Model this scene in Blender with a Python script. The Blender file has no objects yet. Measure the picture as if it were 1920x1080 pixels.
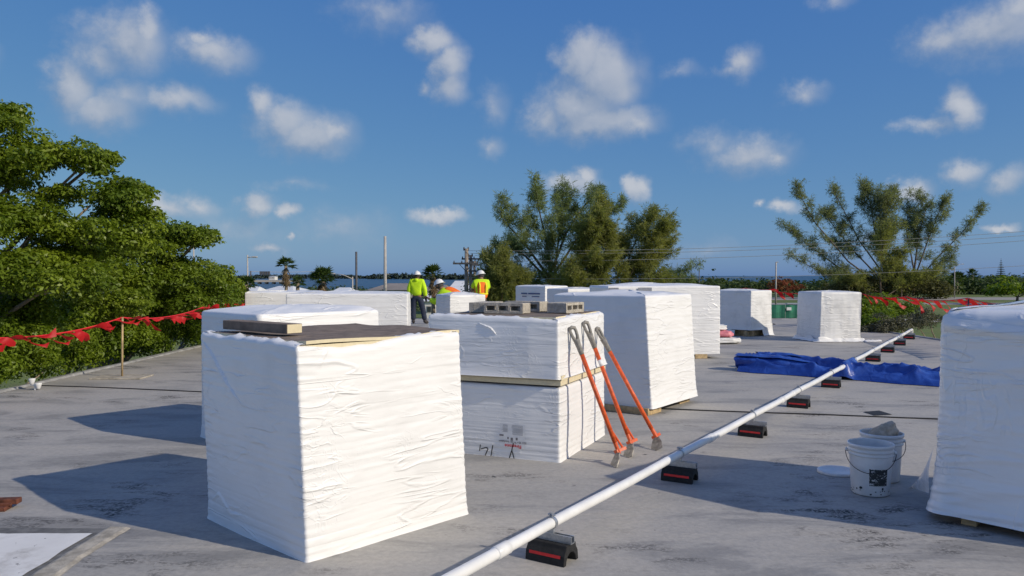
import bpy, bmesh, math, random
import numpy as np
from mathutils import Vector, Matrix, noise

# ------------------------------------------------------------------ camera, sky, sun, exposure
SC = bpy.context.scene
COL = SC.collection
F_PX, CX, CY, CAM_H = 1467.0, 960.0, 540.0, 1.6
PITCH = math.atan(23 / F_PX)
cam_d = bpy.data.cameras.new('camera')
cam_d.sensor_width = 36.0
cam_d.lens = 36.0 * F_PX / 1920.0
cam_d.clip_start = 0.05
cam_d.clip_end = 40000
cam = bpy.data.objects.new('camera', cam_d)
COL.objects.link(cam)
cam.location = (0, 0, CAM_H)
cam.rotation_euler = (math.pi / 2 - PITCH, 0, 0)
SC.camera = cam

SUN_VEC = Vector((1.55, -0.80, 1.0)).normalized()
SUN_EL = math.asin(SUN_VEC.z)
SUN_AZ = math.atan2(SUN_VEC.x, SUN_VEC.y)
sun_d = bpy.data.lights.new('sun', 'SUN')
sun_d.energy = 3.35
sun_d.angle = math.radians(0.53)
sun_d.color = (1.0, 0.895, 0.735)
sun = bpy.data.objects.new('sun', sun_d)
COL.objects.link(sun)
sun.location = (20, -10, 20)
sun.rotation_euler = SUN_VEC.to_track_quat('Z', 'Y').to_euler()

SC.view_settings.view_transform = 'Standard'
SC.view_settings.look = 'None'
SC.view_settings.exposure = 0.0
SC.view_settings.gamma = 1.0
SC.view_settings.use_curve_mapping = False
SKY_STRENGTH = 0.1
SKY_RESPONSE = ((.82, .80), (.56, .675), (.17, .58))


def ray(px, py):
    u = (px - CX) / F_PX
    v = (CY - py) / F_PX
    c, s = math.cos(PITCH), math.sin(PITCH)
    return Vector((u, c + v * s, -s + v * c))


def gnd(px, py, z=0.0):
    d = ray(px, py)
    t = (z - CAM_H) / d.z
    return Vector((d.x * t, d.y * t, z))


def at(px, py, Y):
    d = ray(px, py)
    t = Y / d.y
    return Vector((d.x * t, Y, CAM_H + d.z * t))


def build_world():
    w = bpy.data.worlds.new('World')
    SC.world = w
    w.use_nodes = True
    nt = w.node_tree
    N, L = nt.nodes, nt.links
    N.remove(N['Background'])
    out = N['World Output']
    sky = N.new('ShaderNodeTexSky')
    sky.sky_type = 'NISHITA'
    sky.sun_disc = False
    sky.sun_elevation = SUN_EL
    sky.sun_rotation = SUN_AZ
    sky.altitude = 0
    sky.air_density = 0.6
    sky.dust_density = 0.9
    sky.ozone_density = 6.0

    def put(n, i, v):
        if v is None:
            return
        if isinstance(v, (int, float)):
            n.inputs[i].default_value = v
        elif isinstance(v, (tuple, list)):
            n.inputs[i].default_value = v
        else:
            L.new(v, n.inputs[i])

    def mth(op, a, b=None, c=None, clamp=False):
        n = N.new('ShaderNodeMath')
        n.operation = op
        n.use_clamp = clamp
        put(n, 0, a), put(n, 1, b), put(n, 2, c)
        return n.outputs[0]

    def vm(op, a, b=None, c=None):
        n = N.new('ShaderNodeVectorMath')
        n.operation = op
        put(n, 0, a), put(n, 1, b), put(n, 2, c)
        return n.outputs[0]

    def nz(vec, scale, detail, rough=0.55):
        n = N.new('ShaderNodeTexNoise')
        n.inputs['Scale'].default_value = scale
        n.inputs['Detail'].default_value = detail
        n.inputs['Roughness'].default_value = rough
        L.new(vec, n.inputs['Vector'])
        return n

    # the phone camera's colour response, applied to the whole sky alike
    sp = N.new('ShaderNodeSeparateColor')
    L.new(sky.outputs[0], sp.inputs[0])
    cb = N.new('ShaderNodeCombineColor')
    for ch, (g_, k_) in enumerate(SKY_RESPONSE):
        v = mth('POWER', mth('MAXIMUM', mth('MULTIPLY', sp.outputs[ch], 0.075), .0005), g_)
        L.new(mth('MULTIPLY', v, k_ / SKY_STRENGTH), cb.inputs[ch])
    skycol = cb.outputs[0]

    tc = N.new('ShaderNodeTexCoord')
    nrm = N.new('ShaderNodeVectorMath')
    nrm.operation = 'NORMALIZE'
    L.new(tc.outputs['Generated'], nrm.inputs[0])
    sep = N.new('ShaderNodeSeparateXYZ')
    L.new(nrm.outputs[0], sep.inputs[0])
    az = mth('ARCTAN2', sep.outputs[0], sep.outputs[1])
    el = mth('ARCSINE', sep.outputs[2])
    comb = N.new('ShaderNodeCombineXYZ')
    L.new(az, comb.inputs[0])
    L.new(el, comb.inputs[1])
    P = comb.outputs[0]

    CL = [  # centre x, y, radii in reference pixels, strength
        (240, 80, 95, 62, 1), (180, 105, 60, 42, .8), (275, 58, 40, 40, 1),
        (135, 160, 50, 62, 1.1), (185, 200, 90, 50, 1), (320, 185, 85, 30, .8), (230, 180, 70, 45, .7),
        (400, 100, 80, 36, .85), (383, 78, 26, 20, .8),
        (492, 190, 34, 32, .9), (535, 225, 75, 48, 1), (575, 252, 90, 46, 1.05), (620, 250, 40, 24, 1),
        (805, 72, 46, 32, 1.1), (838, 115, 36, 42, 1.05), (845, 155, 34, 44, .9), (806, 163, 20, 18, .7),
        (1095, 112, 56, 56, 1.25), (1130, 145, 62, 75, 1.3), (1090, 195, 85, 60, 1.2), (1115, 225, 120, 42, 1.1),
        (1025, 222, 50, 38, .9), (1190, 232, 45, 30, .9),
        (1392, 118, 36, 34, .8), (1372, 135, 38, 16, .6), (1502, 180, 48, 24, .6),
        (1400, 290, 95, 36, .85), (1330, 268, 60, 32, .55), (1455, 293, 36, 22, .8),
        (1860, 62, 150, 60, .95), (1775, 75, 80, 46, .85), (1905, 20, 70, 50, .9),
        (1805, 205, 42, 42, 1.1), (1745, 232, 66, 20, .75), (1810, 325, 45, 28, .8), (1900, 335, 45, 32, .7),
        (1070, 345, 62, 26, 1.0), (1100, 328, 26, 22, .95), (1191, 355, 24, 28, 1.0), (1705, 357, 55, 24, 1.0),
        (1868, 422, 36, 12, .9), (1470, 388, 36, 14, .7), (1420, 378, 13, 9, .7), (818, 408, 56, 15, .9),
        (484, 380, 40, 26, 1.1), (537, 397, 24, 16, 1.05), (508, 462, 38, 12, .8), (548, 443, 12, 8, 1.0),
        (320, 400, 62, 24, .8), (375, 392, 34, 24, .7), (640, 425, 90, 40, .42), (450, 425, 120, 40, .45),
        (720, 28, 90, 36, .5), (925, 195, 32, 34, .5), (922, 280, 24, 28, .55), (1565, 0, 40, 22, .45),
        (1280, 135, 40, 18, .4), (550, 348, 60, 12, .35), (1660, 440, 60, 12, .3), (1325, 470, 60, 18, .3),
        (1190, 130, 30, 50, .35), (-140, 90, 120, 50, .9), (2060, 260, 90, 40, .8), (500, -120, 130, 50, .9), (1350, -110, 150, 60, 1.0),
    ]
    BL = []
    for (x, y, rx, ry, st) in CL:
        d = ray(x, y).normalized()
        cosu = F_PX / math.hypot(F_PX, x - CX)
        BL.append((math.atan2(d.x, d.y), math.asin(d.z), 1.24 * rx / F_PX * cosu * cosu, 1.22 * ry / F_PX * cosu, st))

    def field(Pv, blobs):
        n1 = nz(Pv, 16.0, 2.0)
        n2 = nz(Pv, 52.0, 5.0, 0.62)
        w1 = vm('MULTIPLY_ADD', n1.outputs['Color'], (0.042, 0.03, 0.0), (-.021, -.015, 0))
        w2 = vm('MULTIPLY_ADD', n2.outputs['Color'], (0.022, 0.022, 0.0), (-.011, -.011, 0))
        Q = vm('ADD', vm('ADD', Pv, w1), w2)
        acc = None
        for (a, e, ra, rb, st) in blobs:
            v = vm('MULTIPLY_ADD', Q, (1 / ra, 1 / rb, 0), (-a / ra, -e / rb, 0))
            g_ = N.new('ShaderNodeVectorMath')
            g_.operation = 'LENGTH'
            L.new(v, g_.inputs[0])
            f = mth('MULTIPLY_ADD', g_.outputs['Value'], -st, st)
            acc = f if acc is None else mth('SMOOTH_MAX', acc, f, 0.12)
        fine = mth('MULTIPLY_ADD', n2.outputs['Fac'], 0.42, -0.21)
        return mth('ADD', acc, fine)

    def shade(fa, fb):
        lit = mth('MULTIPLY_ADD', mth('SUBTRACT', fa, fb), .62, 0.34, clamp=True)
        mr = N.new('ShaderNodeMapRange')
        mr.interpolation_type = 'SMOOTHSTEP'
        mr.inputs[1].default_value = -0.08
        L.new(fa, mr.inputs[0])
        L.new(mth('MULTIPLY_ADD', lit, -.40, 1.10), mr.inputs[2])
        dens = mth('MULTIPLY', mr.outputs[0], 0.78)
        cc = N.new('ShaderNodeMix')
        cc.data_type = 'RGBA'
        s = 1.0 / SKY_STRENGTH
        cc.inputs[6].default_value = (0.25 * s, 0.32 * s, 0.44 * s, 1)
        cc.inputs[7].default_value = (0.60 * s, 0.61 * s, 0.64 * s, 1)
        L.new(lit, cc.inputs[0])
        mx = N.new('ShaderNodeMix')
        mx.data_type = 'RGBA'
        L.new(dens, mx.inputs[0])
        L.new(skycol, mx.inputs[6])
        L.new(cc.outputs[2], mx.inputs[7])
        bg = N.new('ShaderNodeBackground')
        bg.inputs[1].default_value = SKY_STRENGTH
        L.new(mx.outputs[2], bg.inputs[0])
        return bg.outputs[0]

    OFF = (0.013, 0.020, 0.0)

    def sector(a0, a1, depth):
        if depth == 0:
            m = .055
            bl = [b for b in BL if b[0] + b[2] + m > a0 and b[0] - b[2] - m < a1]
            if not bl:
                bl = [(0, -1, .01, .01, 1)]
            return shade(field(P, bl), field(vm('ADD', P, OFF), bl))
        mid = (a0 + a1) / 2
        ms = N.new('ShaderNodeMixShader')
        L.new(mth('GREATER_THAN', az, mid), ms.inputs[0])
        L.new(sector(a0, mid, depth - 1), ms.inputs[1])
        L.new(sector(mid, a1, depth - 1), ms.inputs[2])
        return ms.outputs[0]

    inner = sector(-.76, .76, 3)
    # the sky out of view: noise cumulus, cover raised to make shade light more neutral
    fade = N.new('ShaderNodeMapRange')
    fade.inputs[1].default_value = .76
    fade.inputs[2].default_value = .84
    L.new(mth('MAXIMUM', mth('ABSOLUTE', az), mth('MULTIPLY', el, 1.62)), fade.inputs[0])
    gn = nz(vm('MULTIPLY', nrm.outputs[0], (1, 1, 1.7)), 5.2, 6.0, .58)
    f0 = mth('MULTIPLY', mth('MULTIPLY_ADD', gn.outputs['Fac'], 5.2, -2.62), fade.outputs[0])
    f1 = mth('MULTIPLY_ADD', gn.outputs['Fac'], 1.2, -.7)
    outer = shade(f0, f1)
    ms = N.new('ShaderNodeMixShader')
    inside = mth('LESS_THAN', mth('MAXIMUM', mth('ABSOLUTE', az), mth('MULTIPLY', el, 1.62)), .76)
    L.new(inside, ms.inputs[0])
    L.new(outer, ms.inputs[1])
    L.new(inner, ms.inputs[2])
    low = N.new('ShaderNodeBackground')
    low.inputs[0].default_value = (.9, 1.4, 2.2, 1)
    low.inputs[1].default_value = SKY_STRENGTH
    ms2 = N.new('ShaderNodeMixShader')
    L.new(mth('GREATER_THAN', el, -.02), ms2.inputs[0])
    L.new(low.outputs[0], ms2.inputs[1])
    L.new(ms.outputs[0], ms2.inputs[2])
    L.new(ms2.outputs[0], out.inputs['Surface'])


build_world()
random.seed(11)
NP = np.random.default_rng(7)


# ------------------------------------------------------------------ helpers
class MB:
    """collects polygons for one mesh"""
    def __init__(self):
        self.v, self.f, self.m = [], [], []

    def add(self, vs, fs, mi=0):
        o = len(self.v)
        self.v += [tuple(p) for p in vs]
        self.f += [tuple(i + o for i in f) for f in fs]
        self.m += [mi] * len(fs)

    def box(self, c, s, rz=0.0, mi=0, M=None):
        x, y, z = s[0] / 2, s[1] / 2, s[2] / 2
        R = M if M is not None else Matrix.Rotation(rz, 3, 'Z')
        vs = [R @ Vector((a * x, b * y, d * z)) + Vector(c) for d in (-1, 1) for b in (-1, 1) for a in (-1, 1)]
        self.add(vs, [(0, 2, 3, 1), (4, 5, 7, 6), (0, 1, 5, 4), (2, 6, 7, 3), (0, 4, 6, 2), (1, 3, 7, 5)], mi)

    def tube(self, pts, rad, n=8, mi=0, cap=True):
        pts = [Vector(p) for p in pts]
        if not isinstance(rad, (list, tuple)):
            rad = [rad] * len(pts)
        o = len(self.v)
        up = None
        for i, p in enumerate(pts):
            t = (pts[min(i + 1, len(pts) - 1)] - pts[max(i - 1, 0)]).normalized()
            if up is None:
                up = Vector((0, 0, 1)) if abs(t.z) < .9 else Vector((1, 0, 0))
            a = t.cross(up).normalized()
            b = a.cross(t).normalized()
            up = b
            for k in range(n):
                th = 2 * math.pi * k / n
                self.v.append(tuple(p + (a * math.cos(th) + b * math.sin(th)) * rad[i]))
        for i in range(len(pts) - 1):
            for k in range(n):
                k2 = (k + 1) % n
                self.f.append((o + i * n + k, o + i * n + k2, o + (i + 1) * n + k2, o + (i + 1) * n + k))
                self.m.append(mi)
        if cap:
            self.f.append(tuple(o + k for k in reversed(range(n))))
            self.f.append(tuple(o + (len(pts) - 1) * n + k for k in range(n)))
            self.m += [mi, mi]

    def lathe(self, prof, n=32, c=(0, 0, 0), mi=0, sx=1.0, sy=1.0):
        o = len(self.v)
        for r, z in prof:
            for k in range(n):
                th = 2 * math.pi * k / n
                self.v.append((c[0] + r * sx * math.cos(th), c[1] + r * sy * math.sin(th), c[2] + z))
        for i in range(len(prof) - 1):
            for k in range(n):
                k2 = (k + 1) % n
                self.f.append((o + i * n + k, o + i * n + k2, o + (i + 1) * n + k2, o + (i + 1) * n + k))
                self.m.append(mi)

    def prism(self, poly, a, b, axis='y', mi=0):
        """extrude a 2D polygon (x,z) along y from a to b"""
        n = len(poly)
        vs = [(p[0], a, p[1]) for p in poly] + [(p[0], b, p[1]) for p in poly]
        fs = [tuple(range(n)), tuple(reversed(range(n, 2 * n)))]
        for i in range(n):
            j = (i + 1) % n
            fs.append((i, i + n, j + n, j))
        self.add(vs, fs, mi)

    def build(self, name, mat, parent=None, smooth=False, loc=None, rz=0.0):
        me = bpy.data.meshes.new(name)
        me.from_pydata(self.v, [], self.f)
        mats = mat if isinstance(mat, (list, tuple)) else [mat]
        for m in mats:
            me.materials.append(m)
        if len(mats) > 1:
            me.polygons.foreach_set('material_index', self.m)
        if smooth:
            me.polygons.foreach_set('use_smooth', [True] * len(me.polygons))
        bm = bmesh.new()
        bm.from_mesh(me)
        bmesh.ops.recalc_face_normals(bm, faces=bm.faces)
        bm.to_mesh(me)
        bm.free()
        o = bpy.data.objects.new(name, me)
        COL.objects.link(o)
        if parent:
            o.parent = parent
        if loc is not None:
            o.location = loc
        if rz:
            o.rotation_euler.z = rz
        return o


def tag(o, label=None, cat=None, group=None, kind=None):
    if label:
        o['label'] = label
    if cat:
        o['category'] = cat
    if group:
        o['group'] = group
    if kind:
        o['kind'] = kind
    return o


def empty(name, loc, rz=0.0):
    o = bpy.data.objects.new(name, None)
    COL.objects.link(o)
    o.location = loc
    o.rotation_euler = (0, 0, rz)
    o.empty_display_size = .2
    return o


def bevel(o, w, seg=2):
    bm = bmesh.new()
    bm.from_mesh(o.data)
    bmesh.ops.bevel(bm, geom=list(bm.edges), offset=w, segments=seg, affect='EDGES', profile=.6)
    bm.to_mesh(o.data)
    bm.free()
    return o


def big_mesh(name, V, Fidx, mat, parent=None, nper=4, smooth=False):
    """fast mesh from numpy: V (n,3), faces (m,nper)"""
    me = bpy.data.meshes.new(name)
    m = len(Fidx)
    me.vertices.add(len(V))
    me.vertices.foreach_set('co', np.asarray(V, dtype=np.float32).ravel())
    me.loops.add(m * nper)
    me.loops.foreach_set('vertex_index', np.asarray(Fidx, dtype=np.int32).ravel())
    me.polygons.add(m)
    me.polygons.foreach_set('loop_start', np.arange(0, m * nper, nper, dtype=np.int32))
    me.update(calc_edges=True)
    me.validate()
    if smooth:
        me.polygons.foreach_set('use_smooth', [True] * len(me.polygons))
    me.materials.append(mat)
    o = bpy.data.objects.new(name, me)
    COL.objects.link(o)
    if parent:
        o.parent = parent
    return o


# ------------------------------------------------------------------ materials
def newmat(name):
    m = bpy.data.materials.new(name)
    m.use_nodes = True
    return m, m.node_tree.nodes, m.node_tree.links, m.node_tree.nodes['Principled BSDF']


def nnoise(N, L, vec, scale, detail=4, rough=.55, dist=0.0):
    n = N.new('ShaderNodeTexNoise')
    n.inputs['Scale'].default_value = scale
    n.inputs['Detail'].default_value = detail
    n.inputs['Roughness'].default_value = rough
    n.inputs['Distortion'].default_value = dist
    if vec is not None:
        L.new(vec, n.inputs['Vector'])
    return n.outputs['Fac']


def mapping(N, L, scale=(1, 1, 1), rot=(0, 0, 0), coord='Object'):
    tc = N.new('ShaderNodeTexCoord')
    mp = N.new('ShaderNodeMapping')
    mp.inputs['Scale'].default_value = scale
    mp.inputs['Rotation'].default_value = rot
    L.new(tc.outputs[coord], mp.inputs[0])
    return mp.outputs[0]


def ramp(N, L, fac, lo, hi, a=0.0, b=1.0):
    r = N.new('ShaderNodeMapRange')
    r.interpolation_type = 'SMOOTHSTEP'
    r.inputs[1].default_value = lo
    r.inputs[2].default_value = hi
    r.inputs[3].default_value = a
    r.inputs[4].default_value = b
    L.new(fac, r.inputs[0])
    return r.outputs[0]


def mixc(N, L, fac, a, b, mode='MIX'):
    m = N.new('ShaderNodeMix')
    m.data_type = 'RGBA'
    m.blend_type = mode
    for i, v in ((0, fac), (6, a), (7, b)):
        if isinstance(v, (int, float)):
            m.inputs[i].default_value = v
        elif isinstance(v, tuple):
            m.inputs[i].default_value = (*v, 1)
        else:
            L.new(v, m.inputs[i])
    return m.outputs[2]


def bumpn(N, L, bs, h, strength, dist=.01, prev=None):
    b = N.new('ShaderNodeBump')
    b.inputs['Strength'].default_value = strength
    b.inputs['Distance'].default_value = dist
    L.new(h, b.inputs['Height'])
    if prev is not None:
        L.new(prev, b.inputs['Normal'])
    L.new(b.outputs[0], bs.inputs['Normal'])
    return b.outputs[0]


def simple(name, col, rough=.6, var=.25, scale=8, bump=.15, metal=0.0, spec=.4, coord='Object', dist=.01):
    m, N, L, bs = newmat(name)
    v = mapping(N, L, coord=coord)
    n = nnoise(N, L, v, scale, 5, .6)
    dark = tuple(c * (1 - var) for c in col)
    lite = tuple(min(1, c * (1 + var)) for c in col)
    L.new(mixc(N, L, ramp(N, L, n, .3, .7), dark, lite), bs.inputs['Base Color'])
    bs.inputs['Roughness'].default_value = rough
    bs.inputs['Metallic'].default_value = metal
    bs.inputs['Specular IOR Level'].default_value = spec
    if bump:
        bumpn(N, L, bs, nnoise(N, L, v, scale * 6, 4), bump, dist)
    return m


def film_mat(name, base=(.86, .855, .845), rough=.36, fine=.5, gloss=.45, dirt=.07, horiz=True):
    m, N, L, bs = newmat(name)
    v = mapping(N, L)
    d1 = ramp(N, L, nnoise(N, L, v, 2.3, 6, .65), .45, .75)
    d2 = ramp(N, L, nnoise(N, L, v, 17, 5, .7), .64, .80)
    c = mixc(N, L, d1, base, tuple(x * (1 - dirt) for x in base))
    dm = N.new('ShaderNodeMath')
    dm.operation = 'MULTIPLY'
    dm.inputs[1].default_value = .28
    L.new(d2, dm.inputs[0])
    c = mixc(N, L, dm.outputs[0], c, (base[0] * .72, base[1] * .70, base[2] * .64))
    L.new(c, bs.inputs['Base Color'])
    bs.inputs['Roughness'].default_value = rough
    bs.inputs['Specular IOR Level'].default_value = gloss

    def mul(a, b):
        n = N.new('ShaderNodeMath')
        n.operation = 'MULTIPLY'
        for i_, q in enumerate((a, b)):
            if isinstance(q, float):
                n.inputs[i_].default_value = q
            else:
                L.new(q, n.inputs[i_])
        return n.outputs[0]

    def crease(scale, rot, sc, width, dist):
        """thin sharp lines where a stretched noise crosses its middle"""
        vv = mapping(N, L, scale=scale, rot=rot)
        n = nnoise(N, L, vv, sc, 2.5, .5, dist)
        a = N.new('ShaderNodeMath')
        a.operation = 'SUBTRACT'
        a.inputs[1].default_value = .5
        L.new(n, a.inputs[0])
        a2 = N.new('ShaderNodeMath')
        a2.operation = 'ABSOLUTE'
        L.new(a.outputs[0], a2.inputs[0])
        return ramp(N, L, a2.outputs[0], width, 0.0)

    if horiz:
        long_ = crease((1.0, 1.0, 7.0), (.16, -.16, 0), 1.1, .035, .5)
        diag = crease((1.6, 1.6, 5.0), (.45, -.45, 0), 1.3, .03, .8)
    else:
        long_ = crease((1.2, 1.2, 6.0), (.10, .10, 0), 1.2, .04, .8)
        diag = crease((5.0, 5.0, 1.4), (.2, .2, 0), 1.3, .05, 1.0)
    m1 = ramp(N, L, nnoise(N, L, v, 1.7, 2), .42, .62)
    m2 = ramp(N, L, nnoise(N, L, mapping(N, L, scale=(1, 1, 1.4), rot=(1, 2, 0)), 2.1, 2), .50, .66)
    soft = nnoise(N, L, mapping(N, L, scale=(1.3, 1.3, 9), rot=(.1, -.1, 0)), 1.4, 3, .5, .4)
    b0 = bumpn(N, L, bs, soft, fine * .38, .03)
    lines = nnoise(N, L, mapping(N, L, scale=(.12, .12, 21), rot=(.012, -.012, 0)), 1.0, 1.0, .5, .0)
    b0 = bumpn(N, L, bs, ramp(N, L, lines, .36, .56), fine * (.46 if horiz else .30), .010, b0)
    b1 = bumpn(N, L, bs, mul(long_, m1), fine * .9, .012, b0)
    b2 = bumpn(N, L, bs, mul(diag, m2), fine * .9, .010, b1)
    cr = crease((1, 1, 1.3), (0, 0, 0), 7.0, .05, 1.5)
    m3 = ramp(N, L, nnoise(N, L, v, 2.9, 3), .52, .68)
    b3 = bumpn(N, L, bs, mul(cr, m3), fine * .7, .005, b2)
    bumpn(N, L, bs, nnoise(N, L, v, 60, 3, .6), fine * .12, .004, b3)
    return m


def roof_mat():
    m, N, L, bs = newmat('weathered_roof')
    v = mapping(N, L)
    vx = mapping(N, L, scale=(.55, 1.5, 1), rot=(0, 0, .15))
    n1 = nnoise(N, L, v, .33, 5, .6, .5)
    n2 = nnoise(N, L, vx, 1.3, 7, .68, .7)
    n3 = nnoise(N, L, v, 24, 6, .75)
    n4 = nnoise(N, L, vx, 3.1, 8, .72, .3)
    base = mixc(N, L, ramp(N, L, n1, .35, .65), (.325, .318, .306), (.415, .398, .370))
    base = mixc(N, L, ramp(N, L, n2, .35, .72), base, (.440, .415, .376))
    grain = mixc(N, L, ramp(N, L, n3, .3, .72), (.86, .86, .86), (1.09, 1.085, 1.08))
    base = mixc(N, L, 1.0, base, grain, 'MULTIPLY')
    # long soft dark water stains
    st = ramp(N, L, n2, .50, .36)
    s1 = N.new('ShaderNodeMath')
    s1.operation = 'MULTIPLY'
    L.new(st, s1.inputs[0])
    s1.inputs[1].default_value = .42
    base = mixc(N, L, s1.outputs[0], base, (.175, .170, .163))
    # mildew speckle: black grains inside patches
    p1 = ramp(N, L, nnoise(N, L, v, .62, 5, .6, .4), .48, .64)
    p2 = ramp(N, L, n4, .48, .62)
    p3 = ramp(N, L, nnoise(N, L, v, 38, 5, .7), .42, .54)
    a = N.new('ShaderNodeMath')
    a.operation = 'MULTIPLY'
    L.new(p1, a.inputs[0])
    L.new(p2, a.inputs[1])
    b = N.new('ShaderNodeMath')
    b.operation = 'MULTIPLY'
    L.new(a.outputs[0], b.inputs[0])
    L.new(p3, b.inputs[1])
    base = mixc(N, L, b.outputs[0], base, (.05, .048, .045))
    # sparse black flecks and pale scrapes
    vf = mapping(N, L, scale=(1.0, 2.2, 1), rot=(0, 0, -.3))
    fl = ramp(N, L, nnoise(N, L, vf, 7.0, 3, .6, .6), .735, .76)
    base = mixc(N, L, fl, base, (.06, .06, .06))
    vw = mapping(N, L, scale=(.7, 2.6, 1), rot=(0, 0, .2))
    wp = ramp(N, L, nnoise(N, L, vw, 2.6, 5, .7, .3), .705, .745)
    base = mixc(N, L, wp, base, (.50, .495, .47))
    L.new(base, bs.inputs['Base Color'])
    L.new(ramp(N, L, n2, .3, .7, .62, .85), bs.inputs['Roughness'])
    bs.inputs['Specular IOR Level'].default_value = .3
    b1 = bumpn(N, L, bs, n3, .35, .006)
    bumpn(N, L, bs, n2, .5, .03, b1)
    return m


def leaf_mat(name, c1, c2, rough=.5, trans=.35, scale=1.1):
    m, N, L, bs = newmat(name)
    v = mapping(N, L)
    oi = N.new('ShaderNodeNewGeometry')
    n = nnoise(N, L, v, scale, 3, .6)
    c = mixc(N, L, ramp(N, L, n, .32, .68), c1, c2)
    r = oi.outputs['Random Per Island']
    c = mixc(N, L, ramp(N, L, r, 0, 1, 0, .55), c, tuple(x * .55 for x in c1))
    L.new(c, bs.inputs['Base Color'])
    bs.inputs['Roughness'].default_value = rough
    bs.inputs['Specular IOR Level'].default_value = .35
    tr = N.new('ShaderNodeBsdfTranslucent')
    L.new(mixc(N, L, 1.0, c, (1.25, 1.3, .55), 'MULTIPLY'), tr.inputs['Color'])
    mx = N.new('ShaderNodeMixShader')
    mx.inputs[0].default_value = trans
    L.new(bs.outputs[0], mx.inputs[1])
    L.new(tr.outputs[0], mx.inputs[2])
    L.new(mx.outputs[0], N['Material Output'].inputs['Surface'])
    return m


M = {}
M['roof'] = roof_mat()
M['film'] = film_mat('white_wrap')
M['film_gloss'] = film_mat('stretch_wrap', (.82, .83, .84), .18, .54, .65, .05, horiz=False)
M['film_old'] = film_mat('old_wrap', (.80, .795, .78), .45, .55, .35, .22)
M['facer'] = simple('dark_facer', (.205, .160, .128), .95, .25, 12, .25)
M['foam'] = simple('cream_foam', (.72, .63, .43), .8, .05, 30, .12)
M['wood'] = simple('raw_wood', (.45, .33, .18), .75, .3, 14, .25)
M['concrete'] = simple('concrete_block', (.58, .53, .45), .92, .22, 22, .9, dist=.02)
M['pvc'] = simple('white_pvc', (.78, .78, .77), .33, .06, 6, .03)
M['rubber'] = simple('black_rubber', (.017, .017, .018), .75, .3, 40, .4)
M['red_stripe'] = simple('red_stripe', (.72, .03, .03), .5, .15, 20, .05)
M['galv'] = simple('galvanised_steel', (.48, .50, .52), .42, .2, 20, .1, metal=.8)
M['orange'] = simple('orange_paint', (.72, .115, .028), .42, .22, 26, .12)
M['grip'] = simple('grey_grip', (.26, .245, .22), .7, .25, 30, .3)
M['blade'] = simple('worn_steel', (.25, .235, .215), .5, .35, 26, .3, metal=.55)
M['bucket'] = simple('white_bucket', (.72, .72, .71), .38, .08, 8, .04)
M['black_paint'] = simple('black_smear', (.03, .035, .035), .6, .4, 20, .1)
M['rag'] = simple('tan_rag', (.52, .43, .32), .9, .25, 14, .5)
M['rust'] = simple('rusty_steel', (.135, .046, .026), .85, .45, 18, .6)
M['whitecoat'] = None
M['flash'] = simple('edge_flashing', (.30, .30, .295), .6, .25, 5, .15)
M['beige'] = simple('beige_caulk', (.40, .365, .305), .9, .30, 11, .4)
M['darkseam'] = simple('dark_seam', (.15, .15, .148), .9, .3, 12, .4)
M['black'] = simple('black_line', (.025, .025, .026), .7, .2, 20, .1)
M['lime'] = simple('lime_fabric', (.58, .86, .015), .75, .12, 9, .2)
M['vest_orange'] = simple('orange_mesh_vest', (.95, .19, .02), .75, .12, 12, .15)
M['vest_yellow'] = simple('yellow_band', (.95, .80, .03), .6, .08, 20, .1)
M['navy'] = simple('navy_trousers', (.026, .034, .062), .85, .25, 12, .3)
M['skin'] = simple('skin', (.25, .13, .08), .55, .1, 10, .05)
M['boots'] = simple('work_boots', (.05, .045, .045), .7, .2, 10, .1)
M['glove'] = simple('dark_gloves', (.03, .03, .035), .8, .2, 10, .1)
M['helmet'] = simple('white_hard_hat', (.80, .80, .78), .3, .04, 6, .0)
M['bark'] = simple('bark', (.15, .115, .085), .9, .35, 7, .8, dist=.03)
M['bark_pale'] = simple('pale_bark', (.30, .24, .175), .9, .3, 7, .6, dist=.03)
M['pole_wood'] = simple('weathered_pole', (.30, .25, .205), .9, .25, 3, .3)
M['pole_conc'] = simple('concrete_pole', (.46, .43, .40), .85, .12, 2, .1)
M['pole_dark'] = simple('dark_pole', (.10, .10, .11), .7, .2, 2, .1)
M['cable'] = simple('wire', (.42, .40, .36), .6, .1, 2, 0)
M['wall_white'] = simple('white_stucco', (.74, .73, .70), .85, .08, .8, .1)
M['wall_blue'] = simple('pale_blue_stucco', (.45, .58, .66), .85, .08, .8, .1)
M['wall_grey'] = simple('grey_stucco', (.42, .40, .38), .9, .12, .5, .1)
M['roof_white'] = simple('white_metal_roof', (.70, .71, .72), .6, .08, .6, .1)
M['roof_brown'] = simple('grey_brown_roof', (.25, .225, .205), .9, .12, .3, .1)
M['glass'] = simple('dark_glass', (.04, .05, .06), .12, .1, 1, 0, spec=.6)
M['green_screen'] = simple('green_windscreen', (.035, .20, .125), .8, .25, .9, .2)
M['car_dark'] = simple('dark_car_paint', (.03, .032, .038), .3, .1, 2, 0, spec=.6)
M['car_white'] = simple('white_car_paint', (.62, .63, .64), .3, .05, 2, 0, spec=.6)
M['asphalt'] = simple('pale_road', (.33, .31, .285), .9, .12, .25, .1)
M['path'] = simple('concrete_path', (.44, .41, .365), .9, .1, .3, .1)
M['islet'] = simple('far_woodland', (.035, .055, .042), .9, .3, .05, 0)
M['oldbag'] = simple('pink_plastic', (.70, .22, .26), .4, .15, 14, .4)
M['darkcloth'] = simple('dark_cloth', (.03, .032, .04), .8, .2, 10, .2)
M['print_red'] = simple('red_print', (.66, .06, .07), .6, .05, 20, 0)
M['print_black'] = simple('black_print', (.20, .19, .20), .6, .05, 20, 0)
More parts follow.
